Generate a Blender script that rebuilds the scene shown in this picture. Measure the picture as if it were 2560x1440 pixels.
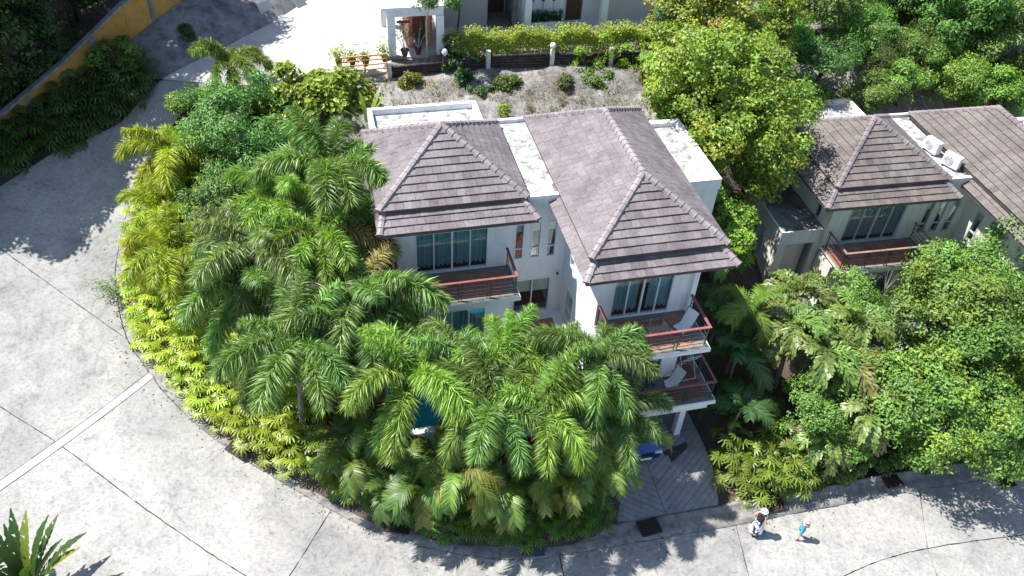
import bpy, bmesh, math, random
import numpy as np
from mathutils import Vector, Matrix

R_ = math.radians
scene = bpy.context.scene
for o in list(bpy.data.objects):
    bpy.data.objects.remove(o, do_unlink=True)
COL = scene.collection

# ------------------------------------------------------------------ camera
cam_d = bpy.data.cameras.new('camera')
cam = bpy.data.objects.new('camera', cam_d)
COL.objects.link(cam)
scene.camera = cam
cam_d.sensor_width = 36.0
cam_d.lens = 36.0 * 2090.0 / 2560.0
cam_d.clip_start = 0.5
cam_d.clip_end = 1000.0
YAW, PIT, ROL = R_(16.1), R_(42.0), R_(-4.0)
fw = Vector((math.sin(YAW) * math.cos(PIT), math.cos(YAW) * math.cos(PIT), -math.sin(PIT)))
rt = Vector((math.cos(YAW), -math.sin(YAW), 0))
dn = fw.cross(rt)
rr = math.cos(ROL) * rt + math.sin(ROL) * dn
dd = -math.sin(ROL) * rt + math.cos(ROL) * dn
CAM = Vector((0, 0, 30))
cam.matrix_world = Matrix(((rr.x, -dd.x, -fw.x, CAM.x), (rr.y, -dd.y, -fw.y, CAM.y), (rr.z, -dd.z, -fw.z, CAM.z), (0, 0, 0, 1)))

# ------------------------------------------------------------------ sky and sun
SUN_EL, SUN_AZ = 60.0, 157.0      # azimuth counted from +X towards +Y, where the sun stands
world = bpy.data.worlds.new('World')
scene.world = world
world.use_nodes = True
wn = world.node_tree
wn.nodes.clear()
wo = wn.nodes.new('ShaderNodeOutputWorld')
wb = wn.nodes.new('ShaderNodeBackground')
ws = wn.nodes.new('ShaderNodeTexSky')
ws.sky_type = 'NISHITA'
ws.sun_disc = False
ws.sun_elevation = R_(SUN_EL)
ws.sun_rotation = R_(90.0 - SUN_AZ)
ws.air_density = 1.0
ws.dust_density = 0.6
wb.inputs['Strength'].default_value = 0.115
wn.links.new(ws.outputs[0], wb.inputs['Color'])
wn.links.new(wb.outputs[0], wo.inputs['Surface'])
sd = bpy.data.lights.new('sun', 'SUN')
sd.energy = 5.0
sd.angle = R_(0.5)
sd.color = (1.0, 0.98, 0.94)
sun = bpy.data.objects.new('sun', sd)
COL.objects.link(sun)
sv = Vector((math.cos(R_(SUN_EL)) * math.cos(R_(SUN_AZ)), math.cos(R_(SUN_EL)) * math.sin(R_(SUN_AZ)), math.sin(R_(SUN_EL))))
sun.rotation_euler = sv.to_track_quat('Z', 'Y').to_euler()
sun.location = (-20, 20, 60)
scene.view_settings.view_transform = 'Standard'
scene.view_settings.look = 'None'
scene.view_settings.exposure = 1.0
scene.view_settings.gamma = 1.0
scene.view_settings.use_curve_mapping = False
scene.cycles.max_bounces = 6
scene.cycles.diffuse_bounces = 3
scene.cycles.transparent_max_bounces = 12
scene.cycles.use_denoising = True

# ------------------------------------------------------------------ materials
MATS = {}


def nmat(name):
    m = bpy.data.materials.new(name)
    m.use_nodes = True
    nt = m.node_tree
    b = nt.nodes['Principled BSDF']
    MATS[name] = m
    return m, nt, b


def tex_noise(nt, scale, detail=4, rough=0.55, vec=None, dist=0.0):
    n = nt.nodes.new('ShaderNodeTexNoise')
    n.inputs['Scale'].default_value = scale
    n.inputs['Detail'].default_value = detail
    n.inputs['Roughness'].default_value = rough
    n.inputs['Distortion'].default_value = dist
    if vec is not None:
        nt.links.new(vec, n.inputs['Vector'])
    return n


def ramp(nt, fac, stops):
    r = nt.nodes.new('ShaderNodeValToRGB')
    el = r.color_ramp.elements
    while len(el) < len(stops):
        el.new(0.5)
    for e, (p, c) in zip(el, stops):
        e.position = p
        e.color = (c[0], c[1], c[2], 1)
    nt.links.new(fac, r.inputs[0])
    return r


def mixc(nt, a, b, fac, mode='MIX'):
    m = nt.nodes.new('ShaderNodeMix')
    m.data_type = 'RGBA'
    m.blend_type = mode
    for sock, val in ((m.inputs[6], a), (m.inputs[7], b)):
        if hasattr(val, 'is_linked'):
            nt.links.new(val, sock)
        else:
            sock.default_value = (val[0], val[1], val[2], 1)
    if hasattr(fac, 'is_linked'):
        nt.links.new(fac, m.inputs[0])
    else:
        m.inputs[0].default_value = fac
    return m.outputs[2]


def coords(nt, kind='Object'):
    t = nt.nodes.new('ShaderNodeTexCoord')
    return t.outputs[kind]


def geo_pos(nt):
    g = nt.nodes.new('ShaderNodeNewGeometry')
    return g.outputs['Position']


def bump(nt, b, height, strength=0.3, dist=0.02):
    n = nt.nodes.new('ShaderNodeBump')
    n.inputs['Strength'].default_value = strength
    n.inputs['Distance'].default_value = dist
    nt.links.new(height, n.inputs['Height'])
    nt.links.new(n.outputs[0], b.inputs['Normal'])


def simple(name, col, rough=0.6, var=0.12, scale=3.0, metal=0.0, spec=0.4, bmp=0.0, fine=40.0):
    m, nt, b = nmat(name)
    p = geo_pos(nt)
    n = tex_noise(nt, scale, 5, 0.6, p)
    lo = [max(0, c * (1 - var * 1.6)) for c in col]
    hi = [min(1, c * (1 + var)) for c in col]
    r = ramp(nt, n.outputs[0], [(0.3, lo), (0.7, hi)])
    nt.links.new(r.outputs[0], b.inputs['Base Color'])
    b.inputs['Roughness'].default_value = rough
    b.inputs['Metallic'].default_value = metal
    b.inputs['Specular IOR Level'].default_value = spec
    if bmp:
        n2 = tex_noise(nt, fine, 3, 0.6, p)
        bump(nt, b, n2.outputs[0], bmp, 0.01)
    return m


def concrete(name, base, dark, lightc, s1=0.35, s2=2.2, s3=28.0, stain=0.5, bmp=0.25):
    m, nt, b = nmat(name)
    p = geo_pos(nt)
    n1 = tex_noise(nt, s1, 5, 0.6, p, 0.6)
    n2 = tex_noise(nt, s2, 6, 0.65, p, 0.3)
    n3 = tex_noise(nt, s3, 4, 0.7, p)
    c1 = ramp(nt, n1.outputs[0], [(0.32, base), (0.62, lightc)])
    c2 = ramp(nt, n2.outputs[0], [(0.36, dark), (0.58, (1, 1, 1))])
    c = mixc(nt, c1.outputs[0], c2.outputs[0], stain, 'MULTIPLY')
    c3 = ramp(nt, n3.outputs[0], [(0.3, (0.72, 0.72, 0.74)), (0.62, (1.06, 1.05, 1.03))])
    c = mixc(nt, c, c3.outputs[0], 0.75, 'MULTIPLY')
    nt.links.new(c, b.inputs['Base Color'])
    b.inputs['Roughness'].default_value = 0.85
    b.inputs['Specular IOR Level'].default_value = 0.25
    bump(nt, b, n3.outputs[0], bmp, 0.01)
    return m


def road_mat():
    m, nt, b = nmat('road_concrete')
    p = geo_pos(nt)
    n1 = tex_noise(nt, 0.16, 4, 0.6, p, 0.8)
    n2 = tex_noise(nt, 0.9, 7, 0.68, p, 0.9)
    n3 = tex_noise(nt, 7.0, 6, 0.75, p, 0.4)
    n4 = tex_noise(nt, 42.0, 3, 0.7, p)
    c1 = ramp(nt, n1.outputs[0], [(0.3, (0.235, 0.23, 0.218)), (0.5, (0.305, 0.296, 0.276)), (0.7, (0.385, 0.371, 0.34))])
    c2 = ramp(nt, n2.outputs[0], [(0.30, (0.62, 0.62, 0.63)), (0.46, (0.92, 0.92, 0.92)), (0.68, (1.12, 1.11, 1.08))])
    c3 = ramp(nt, n3.outputs[0], [(0.33, (0.56, 0.56, 0.57)), (0.5, (1, 1, 1)), (0.7, (1.16, 1.15, 1.13))])
    c4 = ramp(nt, n4.outputs[0], [(0.30, (0.55, 0.55, 0.56)), (0.5, (1, 1, 1)), (0.7, (1.12, 1.12, 1.1))])
    c = mixc(nt, c1.outputs[0], c2.outputs[0], 0.85, 'MULTIPLY')
    c = mixc(nt, c, c3.outputs[0], 0.85, 'MULTIPLY')
    c = mixc(nt, c, c4.outputs[0], 0.8, 'MULTIPLY')
    oi = nt.nodes.new('ShaderNodeObjectInfo')
    mr = nt.nodes.new('ShaderNodeMapRange')
    mr.inputs['To Min'].default_value = 0.90
    mr.inputs['To Max'].default_value = 1.08
    nt.links.new(oi.outputs['Random'], mr.inputs['Value'])
    mm = nt.nodes.new('ShaderNodeVectorMath')
    mm.operation = 'SCALE'
    nt.links.new(c, mm.inputs[0])
    nt.links.new(mr.outputs[0], mm.inputs['Scale'])
    nt.links.new(mm.outputs[0], b.inputs['Base Color'])
    b.inputs['Roughness'].default_value = 0.85
    b.inputs['Specular IOR Level'].default_value = 0.25
    bump(nt, b, n4.outputs[0], 0.3, 0.01)
    return m


M_ROAD = road_mat()
M_GUT = concrete('gutter_concrete', (0.20, 0.195, 0.18), (0.42, 0.42, 0.42), (0.30, 0.285, 0.26), 0.6, 2.5, 22, 0.8)
M_BAND = concrete('patch_concrete', (0.36, 0.36, 0.365), (0.7, 0.7, 0.72), (0.44, 0.44, 0.435), 0.5, 3.0, 40, 0.4)
M_PLATEAU = concrete('yard_concrete', (0.37, 0.355, 0.32), (0.72, 0.7, 0.68), (0.50, 0.485, 0.45), 0.3, 1.2, 25, 0.6)
M_GREYCON = concrete('old_concrete', (0.14, 0.14, 0.14), (0.34, 0.34, 0.35), (0.26, 0.255, 0.25), 0.5, 1.4, 18, 0.8)
M_CAP = concrete('coping_concrete', (0.20, 0.20, 0.20), (0.5, 0.5, 0.5), (0.30, 0.30, 0.295), 0.8, 3.0, 30, 0.7)
M_SLABROOF = concrete('flat_roof_concrete', (0.38, 0.375, 0.36), (0.16, 0.16, 0.15), (0.52, 0.52, 0.50), 0.7, 2.6, 12, 0.75)
M_DRIVE = concrete('driveway_concrete', (0.24, 0.24, 0.24), (0.6, 0.6, 0.62), (0.33, 0.33, 0.325), 0.5, 2.0, 30, 0.6)
M_DARK = simple('dark_joint', (0.06, 0.056, 0.05), 0.95, 0.3, 8)
def wall_paint(name, col, dirt):
    m, nt, b = nmat(name)
    p = geo_pos(nt)
    mp = nt.nodes.new('ShaderNodeMapping')
    mp.inputs['Scale'].default_value = (5, 5, 0.55)
    nt.links.new(p, mp.inputs['Vector'])
    n1 = tex_noise(nt, 1.0, 6, 0.65, mp.outputs[0], 0.3)
    n2 = tex_noise(nt, 0.7, 5, 0.6, p)
    r1 = ramp(nt, n1.outputs[0], [(0.30, dirt), (0.47, (0.97, 0.97, 0.97)), (0.7, (1, 1, 1))])
    r2 = ramp(nt, n2.outputs[0], [(0.3, (0.90, 0.90, 0.90)), (0.6, (1, 1, 1))])
    c = mixc(nt, r1.outputs[0], r2.outputs[0], 0.8, 'MULTIPLY')
    c = mixc(nt, col, c, 1.0, 'MULTIPLY')
    nt.links.new(c, b.inputs['Base Color'])
    b.inputs['Roughness'].default_value = 0.65
    n3 = tex_noise(nt, 60, 3, 0.6, p)
    bump(nt, b, n3.outputs[0], 0.06, 0.01)
    return m


M_WHITE = wall_paint('white_paint', (0.80, 0.81, 0.83), (0.86, 0.86, 0.855))
M_BEIGE = wall_paint('beige_paint', (0.68, 0.65, 0.56), (0.82, 0.80, 0.77))
M_GREYWALL = simple('pale_grey_paint', (0.60, 0.58, 0.58), 0.7, 0.05, 0.7)
M_LILAC = simple('greyish_pink_paint', (0.47, 0.43, 0.43), 0.7, 0.06, 0.7)
M_ORANGE = simple('orange_plaster', (0.62, 0.27, 0.16), 0.8, 0.10, 1.0, bmp=0.1)
M_FRAME = simple('white_aluminium', (0.74, 0.75, 0.76), 0.4, 0.03, 2, spec=0.5)
M_FRAMEG = simple('grey_aluminium', (0.42, 0.47, 0.49), 0.4, 0.05, 2, spec=0.5)
M_RAILRED = simple('red_brown_rail', (0.235, 0.085, 0.078), 0.55, 0.18, 3)
M_RAILWOOD = simple('weathered_rail', (0.24, 0.17, 0.13), 0.7, 0.25, 5)
M_STEEL = simple('dark_steel', (0.07, 0.08, 0.095), 0.45, 0.15, 4, metal=0.3)
M_BLACKST = simple('black_steel', (0.035, 0.03, 0.03), 0.5, 0.15, 4)
M_DOOR = simple('brown_door', (0.085, 0.042, 0.026), 0.5, 0.25, 5)
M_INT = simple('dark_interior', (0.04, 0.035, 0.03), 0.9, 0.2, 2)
M_SOIL = simple('soil', (0.09, 0.065, 0.045), 0.95, 0.35, 2.5, bmp=0.5, fine=9)
M_TRUNK = simple('palm_trunk', (0.20, 0.17, 0.14), 0.9, 0.3, 6, bmp=0.4, fine=14)
M_BARK = simple('bark', (0.14, 0.11, 0.085), 0.9, 0.35, 5, bmp=0.4, fine=16)
M_GREYSTEM = simple('dead_wood', (0.42, 0.39, 0.35), 0.9, 0.2, 6)
M_IRON = simple('rusty_iron', (0.05, 0.028, 0.024), 0.7, 0.35, 10)
M_PANEL = simple('grey_steel_plate', (0.10, 0.115, 0.14), 0.45, 0.15, 3, metal=0.3)
M_STAIN = simple('timber_log', (0.065, 0.045, 0.04), 0.85, 0.45, 4, bmp=0.4, fine=20)
M_YRAIL = simple('ochre_rail', (0.52, 0.27, 0.06), 0.6, 0.15, 4)
M_POT = simple('clay_pot', (0.12, 0.055, 0.035), 0.7, 0.2, 6)
M_SLING = simple('white_sling', (0.66, 0.67, 0.66), 0.7, 0.04, 8)
M_RACK = simple('rack_metal', (0.55, 0.55, 0.54), 0.4, 0.05, 4)
M_SMOKE = simple('smoked_glass', (0.045, 0.05, 0.06), 0.12, 0.1, 2, spec=0.7)
M_GLOBE = simple('opal_globe', (0.80, 0.80, 0.78), 0.25, 0.03, 2)
M_AC = simple('ac_enamel', (0.74, 0.735, 0.70), 0.45, 0.03, 2)
M_ACDARK = simple('ac_back', (0.06, 0.10, 0.14), 0.5, 0.1, 4)
M_SKIN = simple('skin', (0.52, 0.31, 0.22), 0.6, 0.06, 8)
M_BLACKCL = simple('black_cloth', (0.022, 0.02, 0.025), 0.9, 0.2, 9)
M_TEALCL = simple('turquoise_cloth', (0.07, 0.33, 0.45), 0.85, 0.2, 12)
M_PINK = simple('pink_shoe', (0.50, 0.06, 0.25), 0.6, 0.1, 9)
M_STRAW = simple('pale_hat', (0.78, 0.70, 0.68), 0.85, 0.05, 20)
M_WHITECL = simple('white_cloth', (0.80, 0.80, 0.80), 0.9, 0.03, 10)
M_HAIR = simple('dark_hair', (0.03, 0.02, 0.016), 0.6, 0.2, 20)
M_HOSE = simple('pale_hose', (0.45, 0.50, 0.58), 0.5, 0.1, 6)
M_ROCK = concrete('boulder_rock', (0.10, 0.075, 0.06), (0.4, 0.4, 0.4), (0.2, 0.16, 0.14), 0.8, 3, 12, 0.8)
M_TYRE = simple('rubber', (0.02, 0.02, 0.02), 0.8, 0.1, 6)
M_CHROME = simple('rim_metal', (0.5, 0.5, 0.52), 0.3, 0.05, 6, metal=0.8)
M_CARGLASS = simple('car_glass', (0.015, 0.02, 0.025), 0.08, 0.05, 3, spec=0.8)
M_LAMPGL = simple('headlight_glass', (0.6, 0.63, 0.66), 0.15, 0.05, 6)
M_MATB = simple('pale_blue_mat', (0.42, 0.60, 0.68), 0.8, 0.08, 3)


def m_car():
    m, nt, b = nmat('blue_car_paint')
    b.inputs['Base Color'].default_value = (0.045, 0.10, 0.30, 1)
    b.inputs['Roughness'].default_value = 0.28
    b.inputs['Metallic'].default_value = 0.35
    b.inputs['Coat Weight'].default_value = 0.6
    return m


M_CAR = m_car()


def m_skirt():
    m, nt, b = nmat('patterned_cloth')
    n = tex_noise(nt, 7, 2, 0.5, coords(nt), 1.0)
    r = ramp(nt, n.outputs[0], [(0.52, (0.8, 0.8, 0.82)), (0.55, (0.03, 0.03, 0.045))])
    nt.links.new(r.outputs[0], b.inputs['Base Color'])
    b.inputs['Roughness'].default_value = 0.9
    return m


M_SKIRT = m_skirt()


def m_yellow():
    m, nt, b = nmat('yellow_wall_paint')
    p = geo_pos(nt)
    n = tex_noise(nt, 0.9, 6, 0.65, p, 0.5)
    r = ramp(nt, n.outputs[0], [(0.28, (0.16, 0.085, 0.03)), (0.42, (0.42, 0.215, 0.04)), (0.72, (0.52, 0.29, 0.075))])
    n2 = tex_noise(nt, 6, 5, 0.7, p)
    r2 = ramp(nt, n2.outputs[0], [(0.3, (0.75, 0.72, 0.7)), (0.6, (1, 1, 1))])
    nt.links.new(mixc(nt, r.outputs[0], r2.outputs[0], 0.8, 'MULTIPLY'), b.inputs['Base Color'])
    b.inputs['Roughness'].default_value = 0.85
    return m


M_YELLOW = m_yellow()


def m_tile(name, c0, c1, c2):
    m, nt, b = nmat(name)
    p = geo_pos(nt)
    mp = nt.nodes.new('ShaderNodeMapping')
    mp.inputs['Scale'].default_value = (1, 1, 0.6)
    nt.links.new(p, mp.inputs['Vector'])
    n1 = tex_noise(nt, 0.8, 5, 0.6, mp.outputs[0])
    n2 = tex_noise(nt, 9, 5, 0.7, mp.outputs[0])
    r1 = ramp(nt, n1.outputs[0], [(0.3, c0), (0.5, c1), (0.72, c2)])
    r2 = ramp(nt, n2.outputs[0], [(0.3, (0.66, 0.64, 0.64)), (0.62, (1.1, 1.08, 1.06))])
    c = mixc(nt, r1.outputs[0], r2.outputs[0], 0.8, 'MULTIPLY')
    at = nt.nodes.new('ShaderNodeAttribute')
    at.attribute_name = 'tint'
    c = mixc(nt, c, at.outputs['Color'], 1.0, 'MULTIPLY')
    nt.links.new(c, b.inputs['Base Color'])
    b.inputs['Roughness'].default_value = 0.62
    b.inputs['Specular IOR Level'].default_value = 0.35
    bump(nt, b, n2.outputs[0], 0.25, 0.01)
    return m


M_TILE = m_tile('mauve_roof_tile', (0.118, 0.10, 0.103), (0.162, 0.14, 0.143), (0.197, 0.175, 0.177))
M_TILE2 = m_tile('brown_roof_tile', (0.10, 0.084, 0.074), (0.135, 0.115, 0.104), (0.17, 0.15, 0.137))
M_FASCIA = simple('roof_fascia', (0.09, 0.07, 0.072), 0.7, 0.2, 3)
M_CAPT = m_tile('mauve_ridge_cap', (0.19, 0.165, 0.17), (0.24, 0.21, 0.215), (0.29, 0.26, 0.265))
M_CAPT2 = m_tile('brown_ridge_cap', (0.14, 0.12, 0.125), (0.19, 0.16, 0.165), (0.23, 0.20, 0.205))
M_TERRA = m_tile('terracotta_tile', (0.28, 0.11, 0.075), (0.335, 0.145, 0.10), (0.39, 0.185, 0.13))
M_GROUT = simple('balcony_screed', (0.19, 0.175, 0.145), 0.9, 0.2, 4)


def m_leaf(name, transl=0.35, rough=0.42, spec=0.45):
    m = bpy.data.materials.new(name)
    m.use_nodes = True
    nt = m.node_tree
    b = nt.nodes['Principled BSDF']
    out = nt.nodes['Material Output']
    oi = nt.nodes.new('ShaderNodeObjectInfo')
    at = nt.nodes.new('ShaderNodeAttribute')
    at.attribute_name = 'tint'
    c = mixc(nt, oi.outputs['Color'], at.outputs['Color'], 1.0, 'MULTIPLY')
    hs = nt.nodes.new('ShaderNodeHueSaturation')
    mr = nt.nodes.new('ShaderNodeMapRange')
    mr.inputs['To Min'].default_value = 0.485
    mr.inputs['To Max'].default_value = 0.515
    nt.links.new(oi.outputs['Random'], mr.inputs['Value'])
    nt.links.new(mr.outputs[0], hs.inputs['Hue'])
    mv = nt.nodes.new('ShaderNodeMapRange')
    mv.inputs['To Min'].default_value = 0.82
    mv.inputs['To Max'].default_value = 1.2
    nt.links.new(oi.outputs['Random'], mv.inputs['Value'])
    nt.links.new(mv.outputs[0], hs.inputs['Value'])
    nt.links.new(c, hs.inputs['Color'])
    nt.links.new(hs.outputs[0], b.inputs['Base Color'])
    b.inputs['Roughness'].default_value = rough
    b.inputs['Specular IOR Level'].default_value = spec
    tr = nt.nodes.new('ShaderNodeBsdfTranslucent')
    g = nt.nodes.new('ShaderNodeMix')
    g.data_type = 'RGBA'
    g.blend_type = 'MULTIPLY'
    g.inputs[0].default_value = 1.0
    nt.links.new(hs.outputs[0], g.inputs[6])
    g.inputs[7].default_value = (1.45, 1.55, 0.5, 1)
    nt.links.new(g.outputs[2], tr.inputs['Color'])
    mx = nt.nodes.new('ShaderNodeMixShader')
    mx.inputs[0].default_value = transl
    nt.links.new(b.outputs[0], mx.inputs[1])
    nt.links.new(tr.outputs[0], mx.inputs[2])
    nt.links.new(mx.outputs[0], out.inputs['Surface'])
    return m


M_LEAF = m_leaf('leaf', 0.33)
M_FROND = m_leaf('palm_leaflet', 0.32, 0.42, 0.42)
M_GLOSSLEAF = m_leaf('glossy_leaf', 0.28, 0.48, 0.45)


def m_glass():
    m = bpy.data.materials.new('window_glass')
    m.use_nodes = True
    nt = m.node_tree
    nt.nodes.clear()
    out = nt.nodes.new('ShaderNodeOutputMaterial')
    t = nt.nodes.new('ShaderNodeBsdfTransparent')
    t.inputs[0].default_value = (0.93, 0.97, 0.97, 1)
    g = nt.nodes.new('ShaderNodeBsdfGlossy')
    g.inputs['Roughness'].default_value = 0.02
    g.inputs['Color'].default_value = (0.9, 0.95, 0.95, 1)
    lw = nt.nodes.new('ShaderNodeLayerWeight')
    lw.inputs['Blend'].default_value = 0.5
    pw = nt.nodes.new('ShaderNodeMath')
    pw.operation = 'POWER'
    pw.inputs[1].default_value = 3.0
    nt.links.new(lw.outputs['Facing'], pw.inputs[0])
    fr = nt.nodes.new('ShaderNodeMapRange')
    fr.inputs['To Min'].default_value = 0.07
    fr.inputs['To Max'].default_value = 0.9
    nt.links.new(pw.outputs[0], fr.inputs['Value'])
    mx = nt.nodes.new('ShaderNodeMixShader')
    nt.links.new(fr.outputs[0], mx.inputs[0])
    nt.links.new(t.outputs[0], mx.inputs[1])
    nt.links.new(g.outputs[0], mx.inputs[2])
    nt.links.new(mx.outputs[0], out.inputs[0])
    return m


M_GLASS = m_glass()
M_CURT = simple('teal_curtain', (0.16, 0.34, 0.36), 0.9, 0.10, 6)
M_CURTG = simple('grey_curtain', (0.20, 0.25, 0.25), 0.9, 0.10, 6)
M_BLIND = simple('pale_blind', (0.45, 0.52, 0.47), 0.8, 0.05, 3)


def m_water():
    m, nt, b = nmat('pool_water')
    p = geo_pos(nt)
    b.inputs['Base Color'].default_value = (0.05, 0.58, 0.72, 1)
    b.inputs['Roughness'].default_value = 0.05
    b.inputs['Transmission Weight'].default_value = 0.5
    b.inputs['IOR'].default_value = 1.33
    n = tex_noise(nt, 4, 3, 0.5, p)
    bump(nt, b, n.outputs[0], 0.3, 0.03)
    return m


M_WATER = m_water()


def m_pooltile():
    m, nt, b = nmat('pool_mosaic')
    br = nt.nodes.new('ShaderNodeTexBrick')
    br.offset = 0.0
    br.inputs['Scale'].default_value = 1.0
    br.inputs['Brick Width'].default_value = 0.18
    br.inputs['Row Height'].default_value = 0.18
    br.inputs['Mortar Size'].default_value = 0.012
    br.inputs['Color1'].default_value = (0.03, 0.40, 0.58, 1)
    br.inputs['Color2'].default_value = (0.05, 0.50, 0.66, 1)
    br.inputs['Mortar'].default_value = (0.30, 0.70, 0.78, 1)
    nt.links.new(coords(nt), br.inputs['Vector'])
    nt.links.new(br.outputs[0], b.inputs['Base Color'])
    b.inputs['Roughness'].default_value = 0.35
    return m


M_POOL = m_pooltile()


def m_ground():
    m, nt, b = nmat('dry_bank_soil')
    p = geo_pos(nt)
    n1 = tex_noise(nt, 0.45, 6, 0.65, p, 0.8)
    n2 = tex_noise(nt, 2.6, 6, 0.7, p, 1.2)
    mp = nt.nodes.new('ShaderNodeMapping')
    mp.inputs['Scale'].default_value = (4.5, 0.9, 0.9)
    nt.links.new(p, mp.inputs['Vector'])
    n3 = tex_noise(nt, 2.0, 5, 0.7, mp.outputs[0], 0.6)
    r1 = ramp(nt, n1.outputs[0], [(0.32, (0.105, 0.10, 0.092)), (0.47, (0.20, 0.192, 0.18)), (0.66, (0.31, 0.305, 0.292))])
    r2 = ramp(nt, n2.outputs[0], [(0.36, (0.34, 0.29, 0.25)), (0.5, (0.9, 0.88, 0.86)), (0.66, (1.15, 1.14, 1.12))])
    r3 = ramp(nt, n3.outputs[0], [(0.34, (0.60, 0.57, 0.54)), (0.5, (0.97, 0.96, 0.95)), (0.64, (1.1, 1.09, 1.07))])
    c = mixc(nt, r1.outputs[0], r2.outputs[0], 0.8, 'MULTIPLY')
    c = mixc(nt, c, r3.outputs[0], 0.8, 'MULTIPLY')
    sx = nt.nodes.new('ShaderNodeSeparateXYZ')
    nt.links.new(p, sx.inputs[0])
    # the garden beds in front of and beside the houses are dark soil, the cut bank behind is pale
    mr = nt.nodes.new('ShaderNodeMapRange')
    mr.inputs['From Min'].default_value = 32.5
    mr.inputs['From Max'].default_value = 34.5
    nt.links.new(sx.outputs[1], mr.inputs['Value'])
    ms = nt.nodes.new('ShaderNodeMapRange')
    ms.inputs['From Min'].default_value = -3.5
    ms.inputs['From Max'].default_value = -1.0
    nt.links.new(sx.outputs[0], ms.inputs['Value'])
    mm = nt.nodes.new('ShaderNodeMath')
    mm.operation = 'MULTIPLY'
    nt.links.new(mr.outputs[0], mm.inputs[0])
    nt.links.new(ms.outputs[0], mm.inputs[1])
    soil = ramp(nt, n2.outputs[0], [(0.3, (0.045, 0.036, 0.026)), (0.7, (0.12, 0.09, 0.06))])
    c = mixc(nt, soil.outputs[0], c, mm.outputs[0])
    nt.links.new(c, b.inputs['Base Color'])
    b.inputs['Roughness'].default_value = 0.95
    bump(nt, b, n3.outputs[0], 0.6, 0.08)
    return m


M_GROUND = m_ground()

# ------------------------------------------------------------------ mesh helpers
rnd = random.Random(7)
nr = np.random.default_rng(11)


def setp(o, label=None, cat=None, group=None, kind=None):
    if label:
        o['label'] = label
    if cat:
        o['category'] = cat
    if group:
        o['group'] = group
    if kind:
        o['kind'] = kind
    return o


def empty(name, loc, rz=0.0, label=None, cat=None, group=None):
    o = bpy.data.objects.new(name, None)
    o.empty_display_size = 0.2
    COL.objects.link(o)
    o.location = loc
    o.rotation_euler = (0, 0, rz)
    return setp(o, label, cat, group)


def link(name, me, parent=None, mw=None):
    o = bpy.data.objects.new(name, me)
    COL.objects.link(o)
    if parent is not None:
        o.parent = parent
    if mw is not None:
        o.matrix_local = mw
    return o


def npmesh(name, V, F, m, tint=None, smooth=False):
    V = np.asarray(V, dtype=np.float32).reshape(-1, 3)
    F = np.asarray(F, dtype=np.int32)
    k = F.shape[1]
    me = bpy.data.meshes.new(name)
    me.vertices.add(len(V))
    me.vertices.foreach_set('co', V.ravel())
    me.loops.add(F.size)
    me.loops.foreach_set('vertex_index', F.ravel())
    me.polygons.add(len(F))
    me.polygons.foreach_set('loop_start', np.arange(0, F.size, k, dtype=np.int32))
    try:
        me.polygons.foreach_set('loop_total', np.full(len(F), k, dtype=np.int32))
    except Exception:
        pass
    me.update(calc_edges=True)
    me.validate()
    if tint is not None:
        a = me.attributes.new('tint', 'FLOAT_COLOR', 'FACE') if False else me.attributes.new('tint', 'FLOAT_COLOR', 'CORNER')
        t = np.repeat(np.asarray(tint, dtype=np.float32).reshape(len(F), -1), k, axis=0)
        if t.shape[1] == 1:
            t = np.repeat(t, 3, axis=1)
        t4 = np.concatenate([t, np.ones((len(t), 1), np.float32)], axis=1)
        a.data.foreach_set('color', t4.ravel())
    if m is not None:
        me.materials.append(m)
    if smooth:
        me.shade_smooth()
    return me


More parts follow.
